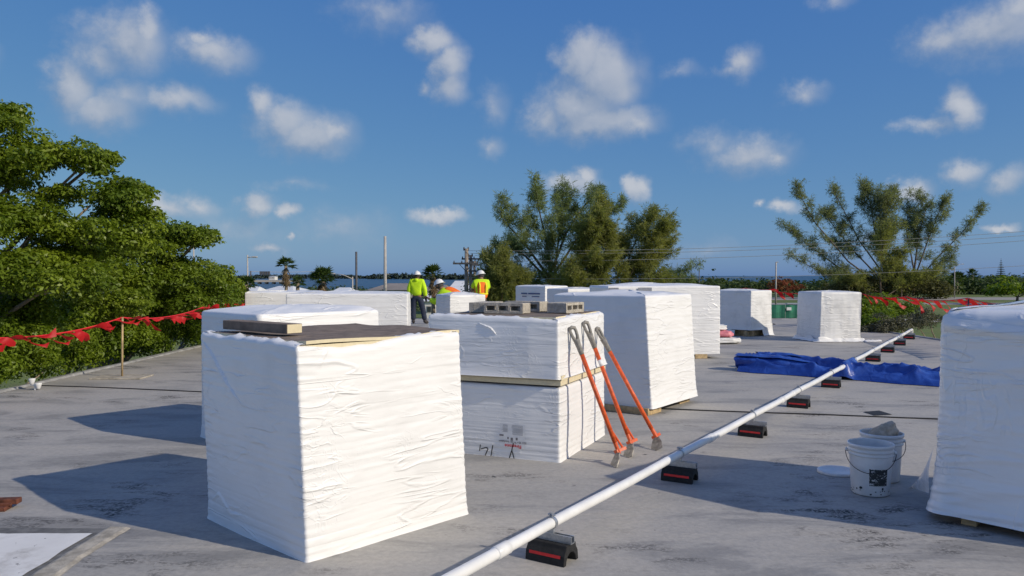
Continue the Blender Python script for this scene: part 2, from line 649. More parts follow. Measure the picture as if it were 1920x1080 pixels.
M['print_grey'] = simple('grey_print', (.38, .39, .42), .6, .08, 30, 0)
M['print_blue'] = simple('blue_print', (.10, .13, .25), .6, .1, 30, 0)
M['label_sheet'] = simple('label_sheet', (.80, .80, .80), .5, .05, 10, 0)
M['marker'] = simple('marker_ink', (.02, .02, .022), .5, .1, 10, 0)

M['leaf'] = leaf_mat('broad_leaves', (.130, .200, .018), (.265, .340, .028), .42, .38, .9)
M['leaf_low'] = leaf_mat('hedge_leaves', (.130, .205, .018), (.245, .330, .026), .45, .40, 1.2)
M['needle'] = leaf_mat('pine_needles', (.195, .255, .130), (.325, .375, .185), .7, .5, .35)
M['needle_gold'] = leaf_mat('golden_needles', (.245, .270, .095), (.360, .365, .130), .7, .5, .3)
M['needle_grey'] = leaf_mat('grey_needles', (.215, .255, .150), (.320, .345, .180), .7, .5, .25)
M['palm_green'] = leaf_mat('palm_fronds', (.045, .085, .020), (.085, .135, .030), .5, .25, .8)
M['palm_dead'] = leaf_mat('dead_fronds', (.16, .115, .065), (.27, .19, .11), .8, .2, .8)
M['wood_mass'] = leaf_mat('coastal_scrub', (.045, .080, .024), (.090, .130, .036), .7, .25, .06)
M['thicket'] = leaf_mat('olive_thicket', (.085, .095, .035), (.150, .140, .050), .8, .3, .12)
M['poinciana'] = leaf_mat('red_blossom', (.30, .065, .03), (.16, .10, .03), .7, .2, .7)
M['greybush'] = leaf_mat('grey_shrub', (.115, .120, .080), (.17, .165, .115), .8, .2, 2)
M['flag'] = leaf_mat('red_pennant', (.62, .012, .018), (.72, .02, .025), .5, .3, 2)


def whitecoat_mat():
    m, N, L, bs = newmat('white_roof_coating')
    v = mapping(N, L)
    c = mixc(N, L, ramp(N, L, nnoise(N, L, v, 3, 5), .3, .7), (.70, .69, .665), (.78, .77, .745))
    vf = mapping(N, L, scale=(1, 1.3, 1), rot=(0, 0, .5))
    c = mixc(N, L, ramp(N, L, nnoise(N, L, vf, 11, 3, .55, .5), .665, .69), c, (.07, .07, .07))
    c = mixc(N, L, ramp(N, L, nnoise(N, L, v, 2.2, 6, .7), .50, .70), c, (.52, .50, .47))
    L.new(c, bs.inputs['Base Color'])
    bs.inputs['Roughness'].default_value = .7
    bumpn(N, L, bs, nnoise(N, L, v, 40, 4), .2, .005)
    return m


def tarp_mat():
    m, N, L, bs = newmat('blue_tarp')
    v = mapping(N, L)
    c = mixc(N, L, ramp(N, L, nnoise(N, L, v, 4, 5, .6), .3, .7), (.014, .048, .27), (.032, .095, .41))
    # pale scuffed patch where the tarp rubs on the pipe
    L.new(c, bs.inputs['Base Color'])
    bs.inputs['Roughness'].default_value = .36
    bs.inputs['Specular IOR Level'].default_value = .5
    bumpn(N, L, bs, nnoise(N, L, v, 5, 4, .55, 1.2), .8, .03)
    return m


def grass_mat():
    m, N, L, bs = newmat('lawn')
    v = mapping(N, L)
    c = mixc(N, L, ramp(N, L, nnoise(N, L, v, .06, 6, .65), .35, .65), (.095, .150, .028), (.160, .195, .045))
    c = mixc(N, L, ramp(N, L, nnoise(N, L, v, .6, 6, .7), .45, .75), c, (.135, .13, .055))
    L.new(c, bs.inputs['Base Color'])
    bs.inputs['Roughness'].default_value = .9
    bumpn(N, L, bs, nnoise(N, L, v, 3, 6, .7), .6, .2)
    return m


def sea_mat():
    m, N, L, bs = newmat('sea')
    v = mapping(N, L, scale=(1, .35, 1))
    c = mixc(N, L, ramp(N, L, nnoise(N, L, v, .004, 4), .35, .65), (.012, .045, .085), (.02, .065, .11))
    L.new(c, bs.inputs['Base Color'])
    bs.inputs['Roughness'].default_value = .35
    bumpn(N, L, bs, nnoise(N, L, v, .25, 6, .65), 1.0, .8)
    return m


def smear_mat():
    m, N, L, bs = newmat('tar_over_white_plastic')
    v = mapping(N, L, scale=(1, 1, 1.5), rot=(.3, .2, .5))
    c = mixc(N, L, ramp(N, L, nnoise(N, L, v, 26, 5, .65, 1.5), .55, .62), (.03, .035, .035), (.62, .62, .61))
    L.new(c, bs.inputs['Base Color'])
    bs.inputs['Roughness'].default_value = .55
    return m


M['smear'] = smear_mat()
M['whitecoat'] = whitecoat_mat()
M['tarp'] = tarp_mat()
M['grass'] = grass_mat()
M['sea'] = sea_mat()
GZ = -4.0

# ------------------------------------------------------------------ setting
RX0, RX1, RY0, RY1 = -7.05, 10.65, -8.0, 28.6


def sheet(name, pts, z, mat, label=None, parent=None, kind='structure'):
    b = MB()
    b.add([(p[0], p[1], z) for p in pts], [tuple(range(len(pts)))])
    o = b.build(name, mat, parent)
    if kind and not parent:
        o['kind'] = kind
    if o.data.polygons[0].normal.z < 0:
        o.data.flip_normals()
    return o


sheet('ground', [(-900, -200), (900, -200), (900, 470), (240, 520), (60, 420), (-10, 330), (-400, 300), (-900, 260)], GZ, M['grass'])
sheet('sea', [(-18000, -3000), (18000, -3000), (18000, 26000), (-18000, 26000)], GZ - .9, M['sea'])
sheet('road', [(-300, 176), (300, 182), (300, 204), (-300, 198)], GZ + .02, M['asphalt'])
sheet('road', [(5, 150), (300, 153), (300, 163), (5, 160)], GZ + .024, M['asphalt'])
sheet('path', [(12, 94), (140, 96), (140, 102), (12, 100)], GZ + .02, M['path'])

b = MB()
b.box(((RX0 + RX1) / 2, (RY0 + RY1) / 2, -.15), (RX1 - RX0, RY1 - RY0, .30))
roof = b.build('roof', M['roof'])
roof['kind'] = 'structure'
b = MB()
b.box(((RX0 + RX1) / 2, (RY0 + RY1) / 2, (GZ - .302) / 2), (RX1 - RX0 - .5, RY1 - RY0 - .5, -GZ - .302))
bw = b.build('building_wall', M['wall_white'])
bw['kind'] = 'structure'
# low flashing along the edges of the roof
for (x0, y0, x1, y1) in ((RX0, RY0, RX0, RY1), (RX1, RY0, RX1, RY1), (RX0, RY1, RX1, RY1)):
    b = MB()
    n = 40
    rr = random.Random(x0 * 3 + y0)
    L2 = math.hypot(x1 - x0, y1 - y0)
    d = Vector((x1 - x0, y1 - y0, 0)) / L2
    nrm = Vector((-d.y, d.x, 0))
    prof = [(-.09, .003), (-.07, .03), (.0, .035), (.03, .03), (.032, -.12)]
    side = -1 if (x0 == x1 == RX1) else 1
    for i in range(n + 1):
        p = Vector((x0, y0, 0)) + d * L2 * i / n
        for (a, h) in prof:
            # positive a is outward
            q = p + nrm * (a * side) + Vector((0, 0, h * (1 + .25 * rr.uniform(-1, 1))))
            b.v.append(tuple(q))
    k = len(prof)
    for i in range(n):
        for j in range(k - 1):
            b.f.append((i * k + j, i * k + j + 1, (i + 1) * k + j + 1, (i + 1) * k + j))
            b.m.append(0)
    o = b.build('edge_flashing', M['flash'], roof)
# white coated square with its seam and caulk strip, bottom left
rr = random.Random(4)


def wob(x0, y0, x1, y1, n, amp):
    out = []
    for i in range(n + 1):
        t = i / n
        out.append((x0 + (x1 - x0) * t + rr.uniform(-amp, amp), y0 + (y1 - y0) * t + rr.uniform(-amp, amp)))
    return out


sheet('dark_seam', [(-8, 4.93)] * 0 + wob(-6.6, 4.97, -2.50, 4.92, 22, .012) + wob(-2.50, 4.92, -2.46, 1.0, 22, .012) + [(-6.6, 1.0)], .004, M['darkseam'], parent=roof)
sheet('white_coating', wob(-6.6, 4.83, -2.60, 4.81, 24, .010) + wob(-2.60, 4.81, -2.59, 1.0, 24, .010) + [(-6.6, 1.0)], .009, M['whitecoat'], parent=roof)
b = MB()
n = 60
left, right = [], []
for i in range(n + 1):
    y = 4.93 - (3.9) * i / n
    wd = .074 + .030 * noise.noise((y * 3, 1, 0)) + .022 * noise.noise((y * 13, 5, 0))
    cx = -2.495 + .014 * noise.noise((y * 2.1, 7, 0))
    left.append((cx - wd * .9, y, .012))
    right.append((cx + wd, y, .012))
vs = []
for i in range(n + 1):
    l, r_ = left[i], right[i]
    hh = .010 + .004 * noise.noise((l[1] * 9, 3, 0))
    vs += [(l[0], l[1], .005), (l[0] + .02, l[1], hh), (r_[0] - .03, r_[1], hh), (r_[0], r_[1], .002)]
fs = []
for i in range(n):
    for j in range(3):
        fs.append((i * 4 + j, i * 4 + j + 1, i * 4 + j + 5, i * 4 + j + 4))
fs.append((0, 1, 2, 3))
b.add(vs, fs)
b.build('caulk_strip', M['beige'], roof)
# dark membrane patch and the long black line across the roof
sheet('membrane_patch', [gnd(1619, 773), gnd(1648, 770.5), (gnd(1673, 778)), gnd(1640, 779.5)], .006, M['black'], parent=roof)
b = MB()
pts = []
for i in range(90):
    t = i / 89
    x = -6.9 + 12.4 * t
    y = 11.35 - 2.84 * t + .05 * noise.noise((x * .6, 3, 0)) + .01 * noise.noise((x * 4, 1, 0))
    pts.append((x, y, .008))
b.tube(pts, .0075, 6)
tag(b.build('cable', M['black'], smooth=True), 'long thin black cable lying across the whole grey roof', 'cable')

# ------------------------------------------------------------------ wrapped insulation bundles


def nz3(x, y, z):
    return noise.noise((x, y, z))


class Bundle:
    """film skin of one bundle in local coordinates: +x along the sunny face, +y along the shaded face"""
    def __init__(s, w, d, h, z0=0.0, seed=0, fold=.008, layer=.05, la=.003, slope=.12, bulge=.012, flare=0.0,
                 crown=.03, r=.018, step=.02, lip=None, lean=(0, 0), vert=0.0, flare_h=.08, sag=.0, rt=.03):
        s.__dict__.update(locals())
        hx, hy = w / 2, d / 2
        # perimeter samples, counter-clockwise from the front corner (-hx,-hy) along +x
        P = []
        segs = [((-hx + r, -hy), (hx - r, -hy), (0, -1)), ((hx, -hy + r), (hx, hy - r), (1, 0)),
                ((hx - r, hy), (-hx + r, hy), (0, 1)), ((-hx, hy - r), (-hx, -hy + r), (-1, 0))]
        cc = [(hx - r, -hy + r, -90), (hx - r, hy - r, 0), (-hx + r, hy - r, 90), (-hx + r, -hy + r, 180)]
        acc = 0
        for k in range(4):
            (x0, y0), (x1, y1), nn = segs[k]
            ln = math.hypot(x1 - x0, y1 - y0)
            m = max(3, int(ln / step))
            for i in range(m):
                t = i / m
                P.append((x0 + (x1 - x0) * t, y0 + (y1 - y0) * t, nn[0], nn[1], acc + ln * t, min(t, 1 - t) * ln))
            acc += ln
            ax, ay, a0 = cc[k]
            for i in range(4):
                th = math.radians(a0 + 90 * i / 4)
                P.append((ax + r * math.cos(th), ay + r * math.sin(th), math.cos(th), math.sin(th), acc + r * 1.57 * i / 4, 0))
            acc += r * 1.57
        s.P, s.per = P, acc

    def disp(s, S, z, edge):
        k = s.seed * 13.7
        th = 2 * math.pi * S / s.per
        cs, sn = math.cos(th) * s.per / 6.283, math.sin(th) * s.per / 6.283
        c = math.exp(-(edge / .10) ** 2)
        fr = (z / s.layer) % 1.0
        lay = -s.la * .40 * (1 + 1.7 * c) * math.exp(-((fr - .5) / .16) ** 2)
        zz = z + s.slope * .35 * math.sin(th * 2 + k) + .04 * nz3(cs * 1.3, sn * 1.3, k)
        n1 = nz3(cs * .85 + k, sn * .85, zz * 7.5)
        n2 = nz3(cs * 2.1, sn * 2.1 + k, zz * 17 + 5)
        zd = z - s.slope * 1.6 * (cs + sn) + .03 * nz3(cs * 2, sn * 2, k + 2)
        n4 = nz3(cs * 1.3 + 7, sn * 1.3 + k, zd * 11)
        msk = min(1, max(0, .5 + 1.6 * nz3(cs * 1.2 + 4, sn * 1.2, z * 1.6 + k)))
        msk2 = min(1, max(0, .45 + 1.8 * nz3(cs * 1.7, sn * 1.7 + 6, z * 2.0 + k)))
        folds = s.fold * .24 * ((1 - min(1, abs(n1) * 3.6)) ** 2.2 * (.35 + .65 * msk) + .45 * (1 - min(1, abs(n2) * 3.4)) ** 2.4 * msk2
                                + .8 * (1 - min(1, abs(n4) * 4.2)) ** 2.4 * (1 - msk) - .25)
        big = .014 * nz3(cs * 1.5, sn * 1.5 + k, z * 1.7)
        fine = s.fold * .05 * nz3(cs * 9, sn * 9, z * 24 + k)
        b = s.bulge * math.sin(math.pi * min(1, max(0, (z - s.z0) / (s.h - s.z0)))) * min(1, edge / .25)
        v = 0
        if s.vert:
            v = (.35 + c) * s.vert * (nz3(cs * 7 + k, sn * 7, z * 1.9) + .6 * nz3(cs * 19, sn * 19 + k, z * 3.2))
        f = 0
        if s.flare:
            f = s.flare * math.exp(-(z - s.z0) / s.flare_h) * (.65 + .7 * nz3(cs * 2.2, sn * 2.2, k))
        return lay + folds + big * min(1, edge / .15 + .25) + fine + b + v + f

    def mesh(s, name, mat, parent):
        nr = max(6, int((s.h - s.z0) / (s.step * .72)))
        rows = []
        rt = s.rt
        zs = [s.z0 + (s.h - rt - s.z0) * i / nr for i in range(nr + 1)]
        np_ = len(s.P)
        V, Fc = [], []
        lipz = [0] * np_
        if s.lip is not None:
            lipz = [s.lip * (nz3(p[0] * 2.1 + s.seed, p[1] * 2.1, 9) * 1.4 + .5 * nz3(p[0] * 8, p[1] * 8, s.seed)) for p in s.P]
        sagz = [s.sag * nz3(p[0] * 1.6 + 3, p[1] * 1.6, s.seed * 2.1) for p in s.P]
        for zi, z in enumerate(zs):
            tt = (z - s.z0) / (s.h - s.z0)
            for i, p in enumerate(s.P):
                dd = s.disp(p[4], z, p[5])
                V.append((p[0] + p[2] * dd + s.lean[0] * tt, p[1] + p[3] * dd + s.lean[1] * tt, z + (lipz[i] + sagz[i]) * tt ** 3))
        # rounded shoulder
        base = V[-np_:]
        nrings = 3
        for q in range(1, nrings + 1):
            a = math.pi / 2 * q / nrings
            for i, p in enumerate(s.P):
                x, y, z = base[i]
                V.append((x - p[2] * rt * (1 - math.cos(a)), y - p[3] * rt * (1 - math.cos(a)), z + rt * math.sin(a)))
        if s.lip is None:
            K = 12
            sh = V[-np_:]
            for q in range(1, K + 1):
                t = (q / K) ** 1.15
                for i, p in enumerate(s.P):
                    x, y, z = sh[i]
                    k_ = (1 - t * .998)
                    rad = 4 * nz3(p[4] * 1.0, t * 2, s.seed) * .006 + .010 * nz3(p[4] * 4.5, t * 3.0, s.seed + 3) * (1 - t)
                    X, Y = x * k_, y * k_
                    big = s.crown * .5 * nz3(X * 2.4, Y * 2.4, s.seed + 8)
                    V.append((X, Y, (z - s.h) * k_ + s.h + s.crown * (1 - k_ ** 2) + rad + big * min(1, t * 3)))
        else:
            sh = V[-np_:]
            for q, (ins, dz) in enumerate(((.025, .004), (.05, -.010), (.085, -.020))):
                for i, p in enumerate(s.P):
                    x, y, z = sh[i]
                    j = 1 + .6 * nz3(p[4] * 5, q * .3, s.seed + 2)
                    V.append((x - p[2] * ins * j, y - p[3] * ins * j, z + dz + .012 * nz3(p[4] * 14, q, s.seed) + .008 * nz3(p[4] * 33, q, s.seed)))
        V = np.array(V)
        R = len(V) // np_
        I = np.arange(np_)
        J = (I + 1) % np_
        Fc = np.concatenate([np.stack([r_ * np_ + I, r_ * np_ + J, (r_ + 1) * np_ + J, (r_ + 1) * np_ + I], 1) for r_ in range(R - 1)])
        o = big_mesh(name, V, Fc, mat, parent, 4, True)
        return o


def place(fx, fy, ang, w, d, name='insulation_bundle'):
    """root at the base centre, given the front corner and the direction of the sunny face"""
    a = math.radians(ang)
    c = Vector((fx, fy, 0)) + Vector((math.cos(a), math.sin(a), 0)) * w / 2 + Vector((-math.sin(a), math.cos(a), 0)) * d / 2
    return empty(name, c, a)


def slab(name, w, d, z0, z1, parent, top, side, ang=0, off=(0, 0), warp=0.0):
    """an insulation board: dark facer above and below, foam edges"""
    b = MB()
    n = 14
    V = []
    for k, z in enumerate((z0, z1)):
        for i in range(n + 1):
            for j in range(n + 1):
                x, y = -w / 2 + w * i / n, -d / 2 + d * j / n
                V.append((x + off[0], y + off[1], z + warp * (nz3(x * 2.5 + ang, y * 2.5, 4) + .7 * (abs(x / w) ** 2 + abs(y / d) ** 2))))
    q = (n + 1) ** 2
    top_f, side_f = [], []
    for i in range(n):
        for j in range(n):
            a_ = i * (n + 1) + j
            top_f.append((q + a_, q + a_ + n + 1, q + a_ + n + 2, q + a_ + 1))
            top_f.append((a_, a_ + 1, a_ + n + 2, a_ + n + 1))
    for i in range(n):
        for (p0, p1) in ((i, i + 1), (n * (n + 1) + i, n * (n + 1) + i + 1), (i * (n + 1), (i + 1) * (n + 1)), (i * (n + 1) + n, (i + 1) * (n + 1) + n)):
            side_f.append((p0, p1, p1 + q, p0 + q))
    b.v = V
    b.f = top_f + side_f
    b.m = [0] * len(top_f) + [1] * len(side_f)
    o = b.build(name, [top, side], parent)
    if ang:
        o.rotation_euler.z = ang
    return o


def bearers(parent, w, d, h, cornerwise=False, pts=None):
    for (x, y, l, ww, rz) in pts:
        b = MB()
        b.box((x, y, h / 2), (l, ww, h), rz)
        bevel(b.build('bearer', M['wood'], parent), .004, 1)


# A - the big one in front
rA = place(-1.1445, 4.338, 46.6, 1.235, 1.19)
tag(rA, 'large white wrapped bundle in front with a dark board on its open top', 'insulation bundle', 'wrapped insulation bundles on the roof')
BA = Bundle(1.235, 1.19, 1.215, 0.0, seed=1, fold=.015, la=.0035, slope=.22, bulge=.012, flare=.02, step=.0145, lip=.028, layer=.051, lean=(-.036, .038))
BA.mesh('wrap', M['film'], rA)
slab('board', 1.20, 1.155, 1.155, 1.205, rA, M['facer'], M['foam'], 0.0, (-.036, .038), warp=.004)
slab('board', 1.19, 1.15, 1.2085, 1.2285, rA, M['facer'], M['foam'], .02, (-.004, .036), warp=.016)
# loose narrow strip on top, along the shaded edge
a = math.radians(46.6)
ex, ey = Vector((math.cos(a), math.sin(a), 0)), Vector((-math.sin(a), math.cos(a), 0))
b = MB()
p0, p1 = at(417, 612, 5.12), at(538, 617, 4.68)
dirv = Vector((p1.x - p0.x, p1.y - p0.y, 0))
ln = dirv.length
b.box((0, 0, .029), (ln, .11, .058), mi=0)
o = b.build('insulation_strip', [M['facer'], M['foam']])
for p in o.data.polygons:
    p.material_index = 1 if abs(p.normal.x) > .8 else 0
bevel(o, .003, 1)
mid = (p0 + p1) / 2
o.location = (mid.x + .03, mid.y + .06, 1.250)
o.rotation_euler.z = math.atan2(dirv.y, dirv.x)
tag(o, 'narrow dark offcut with cream foam end lying on the front bundle', 'insulation strip')

# B - two half bundles stacked with bare boards between
AB = 66.4
rB = place(.409, 6.668, AB, 1.31, 1.235)
tag(rB, 'white wrapped half bundle with upside-down printed label and marker strokes, under bare boards', 'insulation bundle', 'wrapped insulation bundles on the roof')
BB = Bundle(1.31, 1.235, .640, 0.0, seed=2, fold=.007, la=.0035, slope=.05, bulge=.008, flare=.012, step=.0165, layer=.05, crown=.0)
BB.mesh('wrap', M['film'], rB)
for i, (z0, z1) in enumerate(((.656, .698), (.700, .742))):
    o = slab('insulation_board', 1.30, 1.25, 0, z1 - z0, None, M['facer'], M['foam'])
    o.location = (*rB.location[:2], z0)
    o.rotation_euler.z = math.radians(AB) + (.006 if i else -.004)
    tag(o, ('lower' if i == 0 else 'upper') + ' of two bare cream-edged boards between the two stacked half bundles', 'insulation board', 'bare boards in the stack')
rB2 = place(.395, 6.655, AB, 1.31, 1.26)
rB2.location.z = 0
tag(rB2, 'white wrapped half bundle carrying concrete blocks, upper of the stack behind the orange tools', 'insulation bundle', 'wrapped insulation bundles on the roof')
BB2 = Bundle(1.33, 1.27, 1.238, .715, seed=5, fold=.012, la=.002, slope=.10, bulge=.018, flare=.035, flare_h=.05, step=.0165, lip=.022, layer=.05)
BB2.mesh('wrap', M['film'], rB2)
slab('board', 1.25, 1.19, 1.20, 1.244, rB2, M['facer'], M['foam'], 0, warp=.004)


def decal(bund, polys, name, mat, parent, off=.004):
    """polys in viewer coordinates (u right, z up) on the shaded -x face, pressed onto the film"""
    b = MB()
    for vs, fs in polys:
        out = []
        for (u, z) in vs:
            y = -bund.d / 2 + u if False else u
            # arc length position of this y on face 4
            S = bund.per - (y + bund.d / 2) if True else 0
            edge = min(bund.d / 2 - abs(y), .6)
            out.append((-bund.w / 2 - bund.disp(S, z, max(edge, 0)) - off, y, z))
        b.add(out, fs)
    return b.build(name, mat, parent)


def face_hit(px, py, root, xoff):
    """hit the plane x=xoff of a root's local frame; returns local (y,z)"""
    a = root.rotation_euler.z
    R = Matrix.Rotation(-a, 3, 'Z')
    o = R @ (Vector((0, 0, CAM_H)) - Vector((root.location.x, root.location.y, 0)))
    d = R @ ray(px, py)
    t = (xoff - o.x) / d.x
    h = o + d * t
    return h.y, h.z


def text_mesh(body, size, align='CENTER', bold=0.0):
    cu = bpy.data.curves.new('txt', 'FONT')
    cu.body = body
    cu.size = size
    cu.align_x = align
    cu.align_y = 'CENTER'
    cu.offset = bold
    cu.resolution_u = 2
    ob = bpy.data.objects.new('txt', cu)
    COL.objects.link(ob)
    dg = bpy.context.evaluated_depsgraph_get()
    me = ob.evaluated_get(dg).to_mesh()
    vs = [(v.co.x, v.co.y) for v in me.vertices]
    fs = [tuple(p.vertices) for p in me.polygons]
    ob.evaluated_get(dg).to_mesh_clear()
    bpy.data.objects.remove(ob)
    bpy.data.curves.remove(cu)
    return vs, fs


def stroke_polys(pts, wdt):
    out = []
    for i in range(len(pts) - 1):
        (x0, y0), (x1, y1) = pts[i], pts[i + 1]
        n = 4
        for k in range(n):
            a0, a1 = k / n, (k + 1) / n
            xa, ya = x0 + (x1 - x0) * a0, y0 + (y1 - y0) * a0
            xb, yb = x0 + (x1 - x0) * a1, y0 + (y1 - y0) * a1
            dx, dy = xb - xa, yb - ya
            l = math.hypot(dx, dy)
            nx, ny = -dy / l * wdt, dx / l * wdt
            out.append(([(xa + nx, ya + ny), (xb + nx, yb + ny), (xb - nx, yb - ny), (xa - nx, ya - ny)], [(0, 1, 2, 3)]))
    return out


def ridge(bund, pts, wdt, hgt, name, mat, parent, seed=0):
    """a raised crease of film on the shaded -x face along (y, z) points"""
    b = MB()
    n = 36
    tot = len(pts) - 1
    for i in range(n + 1):
        f = i / n * tot
        k = min(int(f), tot - 1)
        (y0, z0), (y1, z1) = pts[k], pts[k + 1]
        y, z = y0 + (y1 - y0) * (f - k), z0 + (z1 - z0) * (f - k)
        dy, dz = y1 - y0, z1 - z0
        l = math.hypot(dy, dz)
        py_, pz_ = -dz / l, dy / l
        tp = math.sin(math.pi * (i + .3) / (n + .6)) ** .6
        for (a_, h_) in ((-1, -.004), (-.35, .55), (.1, 1), (1, -.004)):
            yy, zz = y + py_ * a_ * wdt * tp, z + pz_ * a_ * wdt * tp + .006 * nz3(i * .3, a_, seed)
            S = bund.per - (yy + bund.d / 2)
            lt = (zz - bund.z0) / (bund.h - bund.z0)
            b.v.append((bund.lean[0] * lt - bund.w / 2 - bund.disp(S, zz, max(0, bund.d / 2 - abs(yy))) - hgt * h_ * tp * (1 + .4 * nz3(i * .25, 3, seed)) + (.003 if h_ < 0 else 0), yy + bund.lean[1] * lt, zz))
    b.f = [(i * 4 + j, i * 4 + j + 1, i * 4 + j + 5, i * 4 + j + 4) for i in range(n) for j in range(3)]
    b.m = [0] * len(b.f)
    return b.build(name, mat, parent, smooth=True)


ridge(BA, [(.575, 1.18), (.42, 1.08), (.22, .92), (.05, .82)], .020, .016, 'film_crease', M['film'], rA, 3)
ridge(BA, [(.52, .13), (.40, .20), (.25, .10), (.1, .12)], .022, .012, 'film_crease', M['film'], rA, 4)
ridge(BB2, [(.12, 1.18), (.0, 1.14), (-.06, 1.08)], .014, .012, 'film_crease', M['film'], rB2, 5)
XF = -1.31 / 2
cy, cz = face_hit(962, 817, rB, XF)


def ud(vs, oy, oz):   # text upside down as seen from outside: text +x -> +y, text +y -> -z
    return [(cy + (x + oy), cz - (y + oz)) for x, y in vs]


sh = []
for i in range(6):
    for j in range(6):
        x0, x1 = -.118 + .236 * i / 6, -.118 + .236 * (i + 1) / 6
        y0, y1 = -.105 + .21 * j / 6, -.105 + .21 * (j + 1) / 6
        sh.append((ud([(x0, y0), (x1, y0), (x1, y1), (x0, y1)], 0, 0), [(0, 1, 2, 3)]))
lab = decal(BB, sh, 'printed_label', M['label_sheet'], rB, .003)
vs, fs = text_mesh('Firestone', .042, bold=.0012)
decal(BB, [(ud(vs, -.005, .088), fs)], 'brand_lettering', M['print_red'], lab, .0055)['kind'] = 'stuff'
polys = []
vs, fs = text_mesh('ISO 95+\u2122 GL Insulation', .0262, bold=.0004)
polys.append((ud(vs, 0, .052), fs))
for (x, y, w_, h_) in ((-.05, .012, .018, .022), (-.005, .015, .022, .026), (.035, .012, .014, .018), (.085, -.008, .04, .014)):
    polys.append((ud([(x, y), (x + w_, y), (x + w_, y + h_), (x, y + h_)], 0, 0), [(0, 1, 2, 3)]))
decal(BB, polys, 'product_lettering', M['print_black'], lab, .0055)['kind'] = 'stuff'
polys = []
rr = random.Random(3)
for i in range(9):
    y = -.012 - .0098 * i
    polys.append((ud([(-.10, y), (-.10 + rr.uniform(.09, .115), y), (.0, y - .0045), (-.10, y - .0045)], 0, 0), [(0, 1, 2, 3)]))
    if i > 1:
        polys.append((ud([(.045, y), (.045 + rr.uniform(.04, .065), y), (.09, y - .0045), (.045, y - .0045)], 0, 0), [(0, 1, 2, 3)]))
decal(BB, polys, 'small_print', M['print_grey'], lab, .0055)['kind'] = 'stuff'
for pl in ([(963.9, 830), (960.6, 843.9), (955.6, 859.6)], [(960.6, 843.9), (965.3, 860.5)], [(901.9, 832.8), (900.5, 844.8)],
           [(903.2, 841), (913, 838.3), (916.2, 840.7), (910.6, 853.5)], [(925, 834), (921.3, 855.5)]):
    decal(BB, stroke_polys([face_hit(x, y, rB, XF) for x, y in pl], .0042), 'marker_stroke', M['marker'], rB, .006)

# C
rC = place(1.60, 8.93, 53, 1.25, 1.27)
tag(rC, 'tall white wrapped bundle on skids just behind the three orange tools', 'insulation bundle', 'wrapped insulation bundles on the roof')
Bundle(1.25, 1.27, 1.375, .075, seed=3, fold=.017, la=.004, slope=.30, bulge=.01, flare=.03, step=.0185, crown=.045, lean=(-.045, .058), layer=.062).mesh('wrap', M['film'], rC)
bearers(rC, 1, 1, .08, pts=((-.50, -.30, .34, .62, 0), (.45, -.25, .30, .60, 0), (-.45, .4, .3, .4, 0)))
# D, the long one behind C
rD = place(1.80, 14.72, 11, 2.28, 1.2)
tag(rD, 'long white wrapped bundle with grey ribbed patches standing behind the tall bundle', 'insulation bundle', 'wrapped insulation bundles on the roof')
Bundle(2.28, 1.2, 1.405, .085, seed=4, fold=.006, la=.005, slope=.05, bulge=.004, step=.03, crown=.05, layer=.085).mesh('wrap', M['film'], rD)
bearers(rD, 1, 1, .09, pts=((.75, -.35, .25, .5, 0), (-.6, -.35, .25, .5, 0)))
# ribbed grey stretch patches on the sunny face of D
for (u0, u1) in ((-1.13, -.93), (-.55, -.27)):
    b = MB()
    n = 16
    for i in range(n):
        x0, x1 = u0 + (u1 - u0) * i / n, u0 + (u1 - u0) * (i + 1) / n
        yy = -.6 - .022
        b.add([(x0, yy, 1.24), ((x0 + x1) / 2, yy - .006, 1.24), ((x0 + x1) / 2, yy - .006, 1.375), (x0, yy, 1.375)], [(0, 1, 2, 3)])
        b.add([((x0 + x1) / 2, yy - .006, 1.24), (x1, yy, 1.24), (x1, yy, 1.375), ((x0 + x1) / 2, yy - .006, 1.375)], [(0, 1, 2, 3)])
    b.build('ribbed_patch', M['print_grey'], rD)
# F: torn bundle far right with pallet showing
rF = place(6.25, 20.45, 40, .98, 1.15)
tag(rF, 'white wrapped bundle with torn hem showing its pallet, beside the green fence', 'insulation bundle', 'wrapped insulation bundles on the roof')
Bundle(.98, 1.15, 1.21, .17, seed=6, fold=.022, la=.003, slope=.2, bulge=.02, flare=.05, step=.028, crown=.03, layer=.05, vert=.012).mesh('wrap', M['film_old'], rF)
bearers(rF, 1, 1, .15, pts=((0, -.40, .95, .10, 0), (0, .0, .95, .1, 0), (0, .42, .95, .1, 0), (-.3, 0, .09, 1.05, 0), (.3, 0, .09, 1.05, 0)))


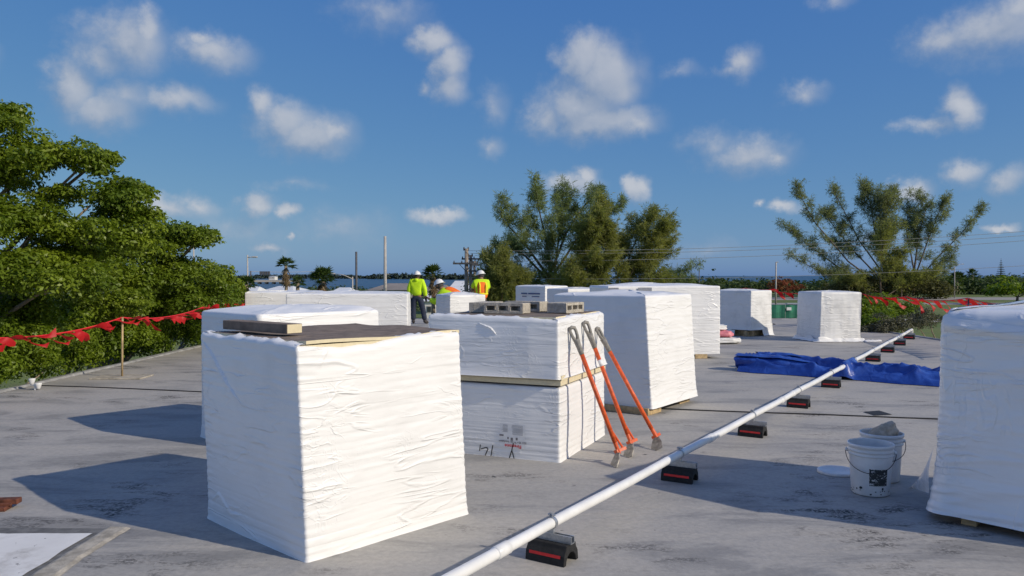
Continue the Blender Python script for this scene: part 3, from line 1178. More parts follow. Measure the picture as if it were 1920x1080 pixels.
def rag_skirt(name, mat, parent, pts_in, reach, z_in, seed, n=60):
    """loose film hem lying out on the roof from a bottom edge polyline (local coords)"""
    b = MB()
    P = []
    tot = len(pts_in) - 1
    for i in range(n + 1):
        t = i / n * tot
        k = min(int(t), tot - 1)
        f = t - k
        a_, c_ = Vector(pts_in[k][:2]), Vector(pts_in[k + 1][:2])
        p = a_.lerp(c_, f)
        d = (c_ - a_).normalized()
        P.append((p, Vector((d.y, -d.x))))
    K = 7
    for i, (p, nn) in enumerate(P):
        rc = reach * (.45 + 1.0 * abs(nz3(i * .07, seed, 0)) + .25 * nz3(i * .3, seed, 3))
        for j in range(K):
            f = j / (K - 1)
            z = z_in * (1 - f) ** 2.6 * (.7 + .5 * nz3(i * .11, 2, seed)) + .010 + .03 * (1 - f) * max(0, nz3(i * .17, f * 2, seed)) + .014 * abs(nz3(i * .33, f * 3, seed + 5))
            q = p + nn * (rc * f - .01)
            b.v.append((q.x, q.y, z))
    for i in range(n):
        for j in range(K - 1):
            b.f.append((i * K + j, i * K + j + 1, (i + 1) * K + j + 1, (i + 1) * K + j))
            b.m.append(0)
    return b.build(name, mat, parent, smooth=True)


rag_skirt('loose_hem', M['film_old'], rF, [(-.0, -.60), (.50, -.60), (.52, .2)], .14, .42, 2.2)
rag_skirt('loose_hem', M['film_old'], rF, [(-.52, .55), (-.52, -.1)], .10, .2, 3.2, 30)
# G
rG = place(7.42, 18.85, 8, 1.06, 1.12)
tag(rG, 'white wrapped bundle with ragged hem spread on the roof beside the end of the pipe', 'insulation bundle', 'wrapped insulation bundles on the roof')
Bundle(1.06, 1.12, 1.205, .0, seed=7, fold=.020, la=.003, slope=.25, bulge=.015, flare=.05, flare_h=.12, step=.028, crown=.03, layer=.05, vert=.012, lean=(.03, .0)).mesh('wrap', M['film_old'], rG)
rag_skirt('loose_hem', M['film_old'], rG, [(-.58, .58), (-.60, -.60), (.60, -.62), (.62, -.1)], .15, .12, 5.1, 110)
b = MB()
for i in range(24):
    t = i / 23
    x, y = .55 + .5 * t, -.62 + .02 * math.sin(t * 9)
    wd = .11 * (1 - t) + .02
    z = .02 + .03 * abs(nz3(t * 5, 2, 0))
    b.v += [(x, y - wd, .006), (x, y, z + .02), (x, y + wd, .008)]
b.f = [(i * 3 + j, i * 3 + j + 1, i * 3 + j + 4, i * 3 + j + 3) for i in range(23) for j in range(2)]
b.m = [0] * len(b.f)
b.build('trailing_film', M['film_old'], rG, smooth=True)

# H near right
rH = place(2.79, 5.12, -45, 1.22, 1.22)
# local: +x runs right-front along the visible shaded face; outward normal of that face is local -y
tag(rH, 'glossy stretch-wrapped bundle at the right edge beside the white buckets', 'insulation bundle', 'wrapped insulation bundles on the roof')
BH = Bundle(1.22, 1.22, 1.385, .055, seed=8, fold=.034, la=.0025, slope=.12, bulge=.02, flare=.13, flare_h=.22, step=.0165, crown=.05, layer=.05, vert=.011, r=.05, rt=.10)
BH.mesh('wrap', M['film_gloss'], rH)
bearers(rH, 1, 1, .06, pts=((-.42, -.50, .09, .22, 0), (.3, -.45, .09, .3, 0), (0, .4, .8, .09, 0)))
# tucked fold of film across the upper part of the visible face
b = MB()
n = 40
for i in range(n):
    t = i / (n - 1)
    S_ = .05 + 1.1 * t
    zc = 1.285 - .05 * math.sin(t * 2.6) + .012 * nz3(t * 7, 2, 0)
    for (dy, dz) in ((.004, .05), (-.012 - .010 * abs(nz3(t * 9, 1, 5)), .012), (-.020 - .014 * abs(nz3(t * 6, 3, 5)), -.010), (.006, -.045)):
        b.v.append((-.57 + 1.14 * t, -.61 - BH.disp(S_, zc, .3) - .004 + dy, zc + dz))
b.f = [(i * 4 + j, i * 4 + j + 1, i * 4 + j + 5, i * 4 + j + 4) for i in range(n - 1) for j in range(3)]
b.m = [0] * len(b.f)
b.build('film_fold', M['film_gloss'], rH, smooth=True)

# I behind A
rI = place(-2.27, 7.0, 47, 1.36, 1.15)
tag(rI, 'white wrapped bundle just behind the large front bundle, near the red pennants', 'insulation bundle', 'wrapped insulation bundles on the roof')
Bundle(1.36, 1.15, 1.255, 0, seed=9, fold=.017, la=.002, slope=.15, bulge=.02, flare=.02, step=.02, crown=.05, layer=.05, r=.05).mesh('wrap', M['film'], rI)
# J long
rJ = place(-4.15, 14.35, 5, 2.22, 1.2)
tag(rJ, 'long white wrapped bundle in front of the worker in the lime jacket', 'insulation bundle', 'wrapped insulation bundles on the roof')
Bundle(2.22, 1.2, 1.27, 0, seed=10, fold=.010, la=.004, slope=.06, bulge=.008, step=.03, crown=.04, layer=.08).mesh('wrap', M['film'], rJ)
# K
rK = place(-6.22, 18.2, 7, 1.75, 1.1)
tag(rK, 'white wrapped bundle farthest along the tree side, below the light pole', 'insulation bundle', 'wrapped insulation bundles on the roof')
Bundle(1.75, 1.1, 1.215, 0, seed=11, fold=.010, la=.003, slope=.06, bulge=.008, step=.035, crown=.03, layer=.06).mesh('wrap', M['film'], rK)
# L
rL = place(-1.32, 16.6, 30, .86, .72)
tag(rL, 'small white wrapped bundle that the bending worker leans over', 'insulation bundle', 'wrapped insulation bundles on the roof')
Bundle(.86, .72, 1.19, 0, seed=12, fold=.015, la=.003, slope=.1, bulge=.01, step=.025, crown=.05, layer=.05).mesh('wrap', M['film_old'], rL)
# M
rM = place(.95, 22.4, 45, 1.0, 1.2)
tag(rM, 'white wrapped bundle with blue print, farthest bundle below the feathery trees', 'insulation bundle', 'wrapped insulation bundles on the roof')
BM = Bundle(1.0, 1.2, 1.30, 0, seed=13, fold=.012, la=.003, slope=.1, bulge=.01, step=.03, crown=.02, layer=.05)
BM.mesh('wrap', M['film'], rM)
pl = []
for i, (y0, y1, z0, z1) in enumerate(((-.42, .05, 1.06, 1.10), (.09, .34, 1.06, 1.10), (-.4, -.1, .985, 1.01), (.12, .3, .985, 1.01))):
    pl.append(([(y0, z0), (y1, z0), (y1, z1), (y0, z1)], [(0, 1, 2, 3)]))
decal(BM, pl, 'blue_print', M['print_blue'], rM, .02)['kind'] = 'stuff'
# N
rN = place(1.30, 18.2, 33, 1.25, .85)
tag(rN, 'white wrapped bundle half hidden between the block stack and the far bundle', 'insulation bundle', 'wrapped insulation bundles on the roof')
Bundle(1.25, .85, 1.29, 0, seed=14, fold=.014, la=.003, slope=.1, bulge=.01, step=.03, crown=.03, layer=.05).mesh('wrap', M['film_old'], rN)

# ------------------------------------------------------------------ concrete blocks on the stack


def cmu(label, px, py, ang, Y=None, z=1.249):
    p = at(px, py, Y)
    r = bpy.data.objects.new('concrete_block', None)
    bm = bmesh.new()
    Lx, Dy, Hz, wall = .39, .20, .096, .027
    # block lying on its side: the cores run through in y
    xs = [-Lx / 2]
    core = (Lx - 4 * wall) / 3
    for i in range(3):
        xs += [xs[-1] + wall, xs[-1] + wall + core]
    xs += [Lx / 2]
    b = MB()
    zt, zb = Hz, 0
    z0, z1 = wall, Hz - wall
    # front and back faces with openings, core tunnels, outer shell
    for yy in (-Dy / 2, Dy / 2):
        for i in range(len(xs) - 1):
            x0, x1 = xs[i], xs[i + 1]
            b.add([(x0, yy, zb), (x1, yy, zb), (x1, yy, z0), (x0, yy, z0)], [(0, 1, 2, 3)])
            b.add([(x0, yy, z1), (x1, yy, z1), (x1, yy, zt), (x0, yy, zt)], [(0, 1, 2, 3)])
            if i % 2 == 0:
                b.add([(x0, yy, z0), (x1, yy, z0), (x1, yy, z1), (x0, yy, z1)], [(0, 1, 2, 3)])
    for i in range(1, len(xs) - 1, 2):
        x0, x1 = xs[i], xs[i + 1]
        q = [(x0, z0), (x1, z0), (x1, z1), (x0, z1)]
        for k in range(4):
            (xa, za), (xb, zb_) = q[k], q[(k + 1) % 4]
            b.add([(xa, -Dy / 2, za), (xb, -Dy / 2, zb_), (xb, Dy / 2, zb_), (xa, Dy / 2, za)], [(0, 1, 2, 3)])
    e = [(-Lx / 2, 0), (Lx / 2, 0), (Lx / 2, Hz), (-Lx / 2, Hz)]
    for k in range(4):
        (xa, za), (xb, zb_) = e[k], e[(k + 1) % 4]
        b.add([(xa, -Dy / 2, za), (xb, -Dy / 2, zb_), (xb, Dy / 2, zb_), (xa, Dy / 2, za)], [(0, 1, 2, 3)])
    bpy.data.objects.remove(r)
    o = b.build('concrete_block', M['concrete'])
    bm = bmesh.new()
    bm.from_mesh(o.data)
    bmesh.ops.remove_doubles(bm, verts=bm.verts, dist=.0005)
    bmesh.ops.recalc_face_normals(bm, faces=bm.faces)
    bmesh.ops.subdivide_edges(bm, edges=[e_ for e_ in bm.edges if e_.calc_length() > .15], cuts=3)
    for v in bm.verts:
        v.co += Vector((nz3(v.co.x * 30, v.co.y * 30, v.co.z * 30 + px), nz3(v.co.x * 30, v.co.y * 30 + 9, v.co.z * 30), nz3(v.co.x * 30 + 5, v.co.y * 30, v.co.z * 30))) * .0035
    bmesh.ops.bevel(bm, geom=[e_ for e_ in bm.edges if len(e_.link_faces) == 2 and e_.calc_face_angle() > 1.0], offset=.004, segments=1, affect='EDGES')
    bm.to_mesh(o.data)
    bm.free()
    o.location = (p.x, p.y, z)
    o.rotation_euler.z = math.radians(ang)
    tag(o, label, 'concrete block', 'concrete blocks weighing down the stack')
    return o


cmu('grey concrete block in front with three square holes facing the camera', 951, 581, -22, 7.35)
cmu('grey concrete block partly behind the three-hole block, its rough end showing', 912, 573, 70, 7.62)
cmu('grey concrete block at the back of the stack with one pale chip', 987, 570, -28, 7.80)
cmu('tan concrete block near the corner with small holes in its lit end', 1061, 580, 60, 7.50)

# ------------------------------------------------------------------ orange roof tools


def tool(foot, top, label, tw=0.0, band=False):
    foot, top = Vector(foot), Vector(top)
    ax = (top - foot).normalized()
    root = empty('tear_off_spade', foot)
    q = ax.to_track_quat('Z', 'Y')
    root.rotation_mode = 'QUATERNION'
    root.rotation_quaternion = q @ Matrix.Rotation(tw, 4, 'Z').to_quaternion()
    ln = (top - foot).length
    tag(root, label, 'roofing spade', 'orange roofing spades leaning on the stack')
    # local z runs up the shaft, local y away from the blade front
    b = MB()
    b.tube([(0, 0, .16), (0, 0, ln * .5), (0, 0, ln - .19)], .0195, 12)
    b.build('shaft', M['orange'], root, smooth=True)
    if band:
        b = MB()
        b.tube([(0, 0, ln * .66), (0, 0, ln * .66 + .06)], .0202, 12)
        b.build('worn_label', M['label_sheet'], root, smooth=True)
    # D grip: socket, two arms and a cross bar
    b = MB()
    b.tube([(0, 0, ln - .24), (0, 0, ln - .16), (0, 0, ln - .10)], [.022, .025, .030], 10)
    for s in (-1, 1):
        b.tube([(s * .010, 0, ln - .12), (s * .026, 0, ln - .065), (s * .030, 0, ln - .02), (s * .024, 0, ln + .010)], [.018, .014, .014, .015], 8)
    b.tube([(-.030, 0, ln + .004), (0, 0, ln + .016), (.030, 0, ln + .004)], .017, 10)
    b.build('grip', M['grip'], root, smooth=True)
    # bracket: foot brace, a triangle beside the shaft
    b = MB()
    b.tube([(0, 0, .30), (-.070, -.02, .095)], .0095, 8)
    b.tube([(-.072, -.02, .095), (.01, 0, .080)], .014, 8)
    b.tube([(0, 0, .22), (0, 0, .06)], .018, 10)
    b.box((-.03, -.01, .088), (.10, .05, .026))
    b.build('bracket', M['orange'], root)
    # angled blade with a flared socket
    b = MB()
    b.tube([(0, 0, .085), (.012, -.004, .05)], [.017, .02], 8)
    prof = [(.07, .034), (.02, .060), (-.030, .062)]
    for i, (zz, hw) in enumerate(prof):
        xo = .012 + (.07 - zz) * .95
        b.v += [(xo - .004, -hw, zz), (xo - .004, hw, zz), (xo + .004, hw, zz + .003), (xo + .004, -hw, zz + .003)]
    o_ = len(b.v) - 12
    for i in range(2):
        for j in range(4):
            b.f.append((o_ + i * 4 + j, o_ + i * 4 + (j + 1) % 4, o_ + (i + 1) * 4 + (j + 1) % 4, o_ + (i + 1) * 4 + j))
            b.m.append(0)
    b.f += [(o_, o_ + 1, o_ + 2, o_ + 3), (o_ + 8, o_ + 9, o_ + 10, o_ + 11)]
    b.m += [0, 0]
    b.build('blade', M['blade'], root)
    return root


nB = Vector((math.sin(math.radians(AB)), -math.cos(math.radians(AB)), 0))
uB = Vector((math.cos(math.radians(AB)), math.sin(math.radians(AB)), 0))
fB = Vector((.395, 6.655, 0))
for (fx, fy, tpx, tpy, lab_, tw, bd) in ((1166, 872, 1073, 617, 'orange roofing spade with grey grip, nearest the camera of the three leaning', -.5, False),
                                         (1189, 854, 1098, 607, 'middle orange roofing spade of the three, with a worn pale band on its shaft', -.35, True),
                                         (1238, 841, 1121, 618, 'orange roofing spade leaning farthest from the camera with its blade stuck out', -.1, False)):
    f = gnd(fx, fy, .0)
    f.z = .036
    # where the view ray of the grip meets a plane just off the sunny face
    o0 = Vector((0, 0, CAM_H))
    dd = ray(tpx, tpy)
    t = (fB + nB * .045 - o0).dot(nB) / dd.dot(nB)
    tool(f, o0 + dd * t, lab_, tw, bd)

# ------------------------------------------------------------------ white pipe on its supports
PD = Vector((1.09, 1.705, 0)).normalized()
P0 = Vector((.225, 4.40, 0))
STEP = 2.022
pipe_z = .205
pr = empty('drain_pipe', (P0.x, P0.y, 0))
tag(pr, 'long white plastic pipe running across the roof on black blocks', 'pipe')
b = MB()
pts = []
for i in range(60):
    s_ = -2.6 + (9 * STEP + .55 + 2.6) * i / 59
    q = PD * s_
    sag_ = -.006 * math.sin(math.pi * ((s_ / STEP) % 1.0)) ** 2
    side = Vector((-PD.y, PD.x, 0)) * (.012 * nz3(s_ * .35, 3, 0))
    pts.append(q + side + Vector((0, 0, pipe_z + sag_)))
b.tube(pts, .0305, 16)
b.build('pipe_run', M['pvc'], pr, smooth=True)


def pipe_pt(s_):
    sag_ = -.006 * math.sin(math.pi * ((s_ / STEP) % 1.0)) ** 2
    return PD * s_ + Vector((-PD.y, PD.x, 0)) * (.012 * nz3(s_ * .35, 3, 0)) + Vector((0, 0, pipe_z + sag_))


for s_ in (-.52, 2.75, 5.2, 5.75, 8.9, 11.9, 13.1, 15.2, 16.9):
    b = MB()
    c0, c1 = pipe_pt(s_ - .06), pipe_pt(s_ + .06)
    b.tube([c0, c0.lerp(c1, .03), c0.lerp(c1, .97), c1], [.0305, .0355, .0355, .0305], 16)
    b.build('coupling', M['pvc'], pr, smooth=True)
b = MB()
e = pipe_pt(9 * STEP + .53)
b.tube([e - PD * .02, e + PD * .05, e + PD * .075 + Vector((0, 0, -.03)), e + PD * .08 + Vector((0, 0, -.12))], .036, 14)
b.build('elbow', M['pvc'], pr, smooth=True)

rub = MB()   # black rubber arch: trapezoid with a half-round tunnel through it, ridged top
prof = [(-.085, 0), (-.062, 0)]
for k in range(9):
    th = math.pi - math.pi * k / 8
    prof.append((.058 * math.cos(th), .062 * math.sin(th)))
prof += [(.062, 0), (.085, 0), (.078, .055), (.058, .085), (.052, .108), (-.052, .108), (-.058, .085), (-.078, .055)]
rub.prism([(p[0], p[1]) for p in prof], -.125, .125)
ORD = ['first', 'second', 'third', 'fourth', 'fifth', 'sixth', 'seventh', 'eighth', 'ninth', 'tenth']
proto = None
side_v = Vector((-PD.y, PD.x, 0))
ang_pipe = math.atan2(PD.y, PD.x)
for i in range(10):
    q = P0 + PD * (STEP * i)
    off = side_v * (.012 * nz3(STEP * i * .35, 3, 0))
    r = empty('pipe_support', (q.x + off.x, q.y + off.y, 0), ang_pipe + [.0, .04, -.03, .02, .05, -.02, .03, .0, .06, -.04][i])
    tag(r, f'black rubber pipe support with red stripe, {ORD[i]} along the pipe from its near end', 'pipe support', 'rubber supports under the white pipe')
    if proto is None:
        proto = []
        o = rub.build('rubber_block', M['rubber'], r)
        bevel(o, .003, 1)
        proto.append(o)
        for sgn in (-1, 1):
            b = MB()   # red reflective stripe on each long flank
            y0, y1 = -.10, .10
            pa, pb = (-.0800, .041), (-.0780, .058)
            b.add([(sgn * -1 * (pa[0] - .003), y0, pa[1]), (sgn * -1 * (pa[0] - .003), y1, pa[1]), (sgn * -1 * (pb[0] - .003), y1, pb[1]), (sgn * -1 * (pb[0] - .003), y0, pb[1])], [(0, 1, 2, 3)])
            proto.append(b.build('red_stripe', M['red_stripe'], r))
        b = MB()   # strut channel across the pipe direction
        ch = [(-.021, .109), (.021, .109), (.021, .150), (.009, .150), (.009, .144), (.016, .144), (.016, .114), (-.016, .114), (-.016, .144), (-.009, .144), (-.009, .150), (-.021, .150)]
        b.prism(ch, -.135, .135)
        proto.append(b.build('strut_channel', M['galv'], r))
        b = MB()   # clamp ring with its bolt ears
        n = 20
        for k in range(n):
            th = math.radians(-90 + 360 * k / n)
            for (rad, xx) in ((.0325, -.011), (.0355, -.011), (.0355, .011), (.0325, .011)):
                b.v.append((xx, rad * math.cos(th), pipe_z + rad * math.sin(th)))
        for k in range(n):
            k2 = (k + 1) % n
            for j in range(4):
                j2 = (j + 1) % 4
                b.f.append((k * 4 + j, k2 * 4 + j, k2 * 4 + j2, k * 4 + j2))
                b.m.append(0)
        for s in (-1, 1):
            b.box((0, s * .008, pipe_z + .045), (.022, .004, .026))
        b.tube([(0, -.022, pipe_z + .046), (0, .022, pipe_z + .046)], .006, 6)
        b.box((0, 0, .158), (.018, .03, .024))
        proto.append(b.build('clamp', M['galv'], r))
    else:
        for o in proto:
            c = o.copy()
            COL.objects.link(c)
            c.parent = r

# ------------------------------------------------------------------ blue tarp
C0, C1, C2, C3 = Vector((4.05, 13.45)), Vector((5.0, 12.75)), Vector((5.75, 12.05)), Vector((7.6, 11.15))
cl = [(4.00, 13.40), (4.45, 13.05), (5.0, 12.65), (5.5, 12.30), (6.0, 11.85), (6.6, 11.45), (7.6, 11.05)]


def cline(t):
    f = t * (len(cl) - 1)
    k = min(int(f), len(cl) - 2)
    a_, c_ = Vector(cl[k]), Vector(cl[k + 1])
    return a_.lerp(c_, f - k), (Vector(cl[-1]) - Vector(cl[0])).normalized()


def tarp():
    root = empty('tarp', (5.5, 12.3, 0))
    tag(root, 'crumpled blue plastic tarp lying over the white pipe', 'tarp')
    nu, nv = 190, 64
    V = np.zeros((nu, nv, 3))
    for i in range(nu):
        t = i / (nu - 1)
        c, d = cline(t)
        nn = Vector((d.y, -d.x))   # towards the camera
        wid = .46 + .07 * nz3(t * 6, 1, 0)
        if t < .33:
            H = .22 + .12 * nz3(t * 7, 3, 1)
        else:
            H = .20 + .05 * nz3(t * 9, 3, 1)
        for j in range(nv):
            v = -1 + 2 * j / (nv - 1)
            prof_ = (1 - abs(v) ** 3.2)
            x, y = c.x + nn.x * wid * v, c.y + nn.y * wid * v
            rid = 1 - min(1, abs(nz3(t * 5 + v * .8, v * 1.6, 2)) * 2.4)
            rid2 = 1 - min(1, abs(nz3(t * 13 + v * 1.5, v * 3.4, 8)) * 2.4)
            z = prof_ * (H * (.55 + .35 * nz3(t * 4, v * 1.2, 5)) + .13 * rid ** 1.8 + .035 * rid2 ** 1.7) + .008
            # pulled over the pipe
            pq = Vector((x - P0.x, y - P0.y))
            dp = abs(pq.x * -PD.y + pq.y * PD.x)
            z = max(z, .275 * math.exp(-(dp / .13) ** 2) * min(1, 1.6 * prof_ + .2))
            V[i, j] = (x - 5.5, y - 12.3, z)
    I = np.arange(nu - 1)[:, None] * nv + np.arange(nv - 1)[None, :]
    I = I.ravel()
    Fc = np.stack([I, I + nv, I + nv + 1, I + 1], 1)
    big_mesh('spread_sheet', V.reshape(-1, 3), Fc, M['tarp'], root, 4, True)
    # rolled end with an open mouth on the left
    for (a_, c_, rx, rz, zc, nm, sd) in ((Vector((3.86, 13.30)), Vector((4.90, 12.60)), .23, .140, .145, 'rolled_end', 1), (Vector((4.25, 13.62)), Vector((5.2, 13.05)), .19, .135, .145, 'rolled_fold', 4)):
        d = (c_ - a_)
        ln = d.length
        d.normalize()
        nn = Vector((d.y, -d.x))
        nu, nv = 60, 54
        V = np.zeros((nu, nv, 3))
        for i in range(nu):
            t = i / (nu - 1)
            taper = (1 - .55 * max(0, t - .55) / .45)
            for j in range(nv):
                th = 2 * math.pi * 1.55 * j / (nv - 1) + .9
                spiral = 1 - .34 * j / (nv - 1)
                k_ = spiral * taper * (1 + .16 * nz3(t * 4 + sd, math.cos(th) * 1.2, math.sin(th) * 1.2) + .07 * nz3(t * 9, math.cos(th) * 3, math.sin(th) * 3 + sd))
                px_, pz_ = rx * k_ * math.cos(th), rz * k_ * math.sin(th)
                c = a_ + d * ln * (t + .08 * nz3(math.cos(th), math.sin(th), sd) * (1 - t))
                V[i, j] = (c.x + nn.x * px_ - 5.5, c.y + nn.y * px_ - 12.3, max(.006 + .002 * j / nv, zc + pz_))
        I = (np.arange(nu - 1)[:, None] * nv + np.arange(nv - 1)[None, :]).ravel()
        Fc = np.stack([I, I + nv, I + nv + 1, I + 1], 1)
        big_mesh(nm, V.reshape(-1, 3), Fc, M['tarp'], root, 4, True)


tarp()

# ------------------------------------------------------------------ buckets and lids


def bucket(x, y, label, smear, rz, content):
    r = empty('bucket', (x, y, 0), rz)
    tag(r, label, 'bucket', 'white plastic buckets')
    b = MB()
    prof = [(.0, .004), (.125, .004), (.131, .012), (.147, .285), (.147, .290), (.156, .291), (.156, .299), (.149, .302), (.150, .318), (.158, .320), (.158, .328), (.151, .330),
            (.153, .348), (.160, .350), (.160, .372), (.153, .374), (.151, .366), (.146, .29), (.128, .02), (.0, .018)]
    b.lathe(prof, 40)
    b.build('pail', M['bucket'], r, smooth=False)
    for p in bpy.data.objects[r.children[0].name].data.polygons:
        p.use_smooth = True
    for s in (-1, 1):
        b = MB()
        b.tube([(s * .155, 0, .31), (s * .172, 0, .31)], .013, 8)
        b.build('handle_lug', M['bucket'], r, smooth=True)
    b = MB()
    pts = []
    for k in range(25):
        th = math.pi * k / 24
        # bail hangs down over the front
        pts.append((.170 * math.cos(th), -.172 * math.sin(th) * .98, .31 - .13 * math.sin(th)))
    b.tube(pts, .0026, 6)
    b.build('wire_handle', M['black'], r, smooth=True)
    if smear:
        b = MB()
        n, m_ = 24, 12
        a0, a1, z0, z1 = math.radians(-93), math.radians(-40), .085, .205
        rr_ = random.Random(2)
        for i in range(n + 1):
            for j in range(m_ + 1):
                th = a0 + (a1 - a0) * i / n
                z = z0 + (z1 - z0) * j / m_
                if j == m_:
                    z += .006 * nz3(i * .6, 1, 4)
                if j == 0:
                    z += .006 * nz3(i * .7, 9, 4)
                if i in (0, n):
                    th += .03 * nz3(j * .8, i, 2)
                rad = .131 + (.147 - .131) * (z - .012) / .273 + .0022
                b.v.append((rad * math.cos(th), rad * math.sin(th), z))
        b.f = [(i * (m_ + 1) + j, (i + 1) * (m_ + 1) + j, (i + 1) * (m_ + 1) + j + 1, i * (m_ + 1) + j + 1) for i in range(n) for j in range(m_)]
        b.m = [0] * len(b.f)
        b.build('black_smear', M['smear'], r, smooth=True)
        b = MB()
        for k in range(16):
            th = rr_.uniform(-2.9, -.3)
            z = abs(rr_.gauss(.03, .025)) + .012
            rad = .131 + (.016) * (z - .012) / .273 + .0022
            s = rr_.uniform(.003, .012)
            q = []
            for t in range(6):
                q.append((s * math.cos(t * 1.05) * rr_.uniform(.5, 1.3), s * math.sin(t * 1.05) * rr_.uniform(.4, 1)))
            b.add([(rad * math.cos(th + u / rad), rad * math.sin(th + u / rad), max(.008, z + v)) for u, v in q], [tuple(range(6))])
        b.build('tar_spots', M['black_paint'], r)['kind'] = 'stuff'
    b = MB()
    b.lathe([(.0, .18), (.136, .18)], 24)
    b.build('contents', M['black_paint'] if smear else M['rag'], r)
    return r


bucket(2.64, 5.74, 'white plastic bucket in front with a black smeared patch on its side', True, -.43, None)
bucket(2.90, 6.12, 'white plastic bucket behind the smeared one, holding a tan rag', False, -.2, None)
b = MB()   # the rag lump sticking out of the back bucket
bm = bmesh.new()
bmesh.ops.create_icosphere(bm, subdivisions=4, radius=1)
for v in bm.verts:
    n_ = 1 + .28 * nz3(v.co.x * 1.6, v.co.y * 1.6, v.co.z * 1.6) + .10 * nz3(v.co.x * 5, v.co.y * 5, v.co.z * 5)
    v.co = Vector((v.co.x * .125 * n_, v.co.y * .075 * n_, v.co.z * .075 * n_ + .03 * v.co.x))
me = bpy.data.meshes.new('rag')
bm.to_mesh(me)
bm.free()
for p in me.polygons:
    p.use_smooth = True
me.materials.append(M['rag'])
o = bpy.data.objects.new('rag', me)
COL.objects.link(o)
o.location = (2.92, 6.12, .365)
o.rotation_euler = (0, -.12, .15)
tag(o, 'crumpled tan rag heaped on top of the back bucket', 'rag')


def lid(label, loc, rot):
    b = MB()
    b.lathe([(.0, .006), (.125, .006), (.135, .014), (.150, .016), (.157, .012), (.157, -.008), (.153, -.008), (.151, .004), (.0, .002)], 40)
    o = b.build('bucket_cover', M['bucket'], smooth=True)
    o.location = loc
    o.rotation_euler = rot
    tag(o, label, 'bucket cover', 'white bucket covers')
    return o


lid('white round bucket lid lying flat on the roof beside the buckets', (2.645, 6.33, .009), (0, 0, 0))
# loose flap of film flaring out from the foot of the glossy bundle
b = MB()
tipp = gnd(1709, 915)
A0_, B0_ = at(1756, 838, 5.42), at(1742, 925, 5.28)
n, K = 22, 8
for i in range(n + 1):
    t = i / n
    l = A0_.lerp(tipp, t) + Vector((-.02, .0, -.05 * math.sin(math.pi * t)))
    r_ = B0_.lerp(tipp, t)
    for j in range(K + 1):
        f = j / K
        p = l.lerp(r_, f)
        bul = math.sin(math.pi * f) * (1 - t) * .05 + .012 * nz3(t * 6, f * 3, 2)
        p += Vector((-.6, -.5, .1)) * bul
        p.z = max(p.z, .006)
        b.v.append(tuple(p))
b.f = [(i * (K + 1) + j, i * (K + 1) + j + 1, (i + 1) * (K + 1) + j + 1, (i + 1) * (K + 1) + j) for i in range(n) for j in range(K)]
b.m = [0] * len(b.f)
o = b.build('loose_flap', M['film_gloss'], smooth=True)
bpy.context.view_layer.update()
o.parent = rH
o.matrix_parent_inverse = rH.matrix_world.inverted()

# rusty steel offcut at the left edge
r = empty('steel_offcut', gnd(-22, 957), .12)
tag(r, 'rusty brown stepped steel offcut on the roof at the left edge', 'steel offcut')
b = MB()
b.box((0, 0, .014), (.26, .10, .028))
bevel(b.build('base_bar', M['rust'], r), .004, 1)
b = MB()
b.box((.075, .055, .046), (.20, .07, .036))
b.box((.05, .0, .036), (.20, .02, .02))
bevel(b.build('upper_bar', M['rust'], r), .004, 1)

# small twin white lamp at the roof edge
r = empty('flood_light', gnd(66, 731) + Vector((-.0, 0, 0)), 0)
tag(r, 'small white twin floodlight on the roof edge by the trees', 'floodlight')
b = MB()
b.tube([(0, 0, 0), (0, 0, .07)], .014, 8)
b.tube([(-.06, 0, .07), (.06, 0, .07)], .012, 8)
b.build('bracket', M['bucket'], r)
for s, zz in ((-1, .125), (1, .06)):
    b = MB()
    b.lathe([(.0, -.05), (.02, -.05), (.028, -.03), (.045, .02), (.045, .035), (.0, .038)], 16, c=(s * .045, 0, zz))
    b.build('lamp_head', M['bucket'], r, smooth=True)

# ------------------------------------------------------------------ pink and white bags


def lump(name, loc, size, mat, seed, label=None, cat=None, group=None, rz=0):
    bm = bmesh.new()
    bmesh.ops.create_icosphere(bm, subdivisions=4, radius=1)
    for v in bm.verts:
        x, y, z = v.co
        f = lambda t: math.copysign(abs(t) ** .6, t)
        n_ = 1 + .13 * nz3(x * 2.2 + seed, y * 2.2, z * 2.2) + .08 * nz3(x * 6, y * 6 + seed, z * 6)
        v.co = Vector((f(x) * size[0] * n_, f(y) * size[1] * n_, max(-.98, f(z) * n_) * size[2]))
    me = bpy.data.meshes.new(name)
    bm.to_mesh(me)
    bm.free()
    for p in me.polygons:
        p.use_smooth = True
    me.materials.append(mat)
    o = bpy.data.objects.new(name, me)
    COL.objects.link(o)
    o.location = loc
    o.rotation_euler.z = rz
    tag(o, label, cat, group)
    return o


q = gnd(1362, 646)
lump('plastic_bag', (q.x - .02, q.y + .35, .075), (.42, .30, .075), M['film_old'], 1, 'flat white plastic bag at the bottom of the pile beside the long bundle', 'plastic bag', 'plastic bags in a pile', .2)
lump('plastic_bag', (q.x - .05, q.y + .40, .225), (.30, .24, .075), M['oldbag'], 2, 'pink plastic bag resting on the flat white bag', 'plastic bag', 'plastic bags in a pile', -.1)
lump('plastic_bag', (q.x - .12, q.y + .42, .37), (.22, .18, .075), M['film_old'], 5, 'white and pink bag on top of the pile beside the long bundle', 'plastic bag', 'plastic bags in a pile', .3)

# ------------------------------------------------------------------ pennant lines and their stands


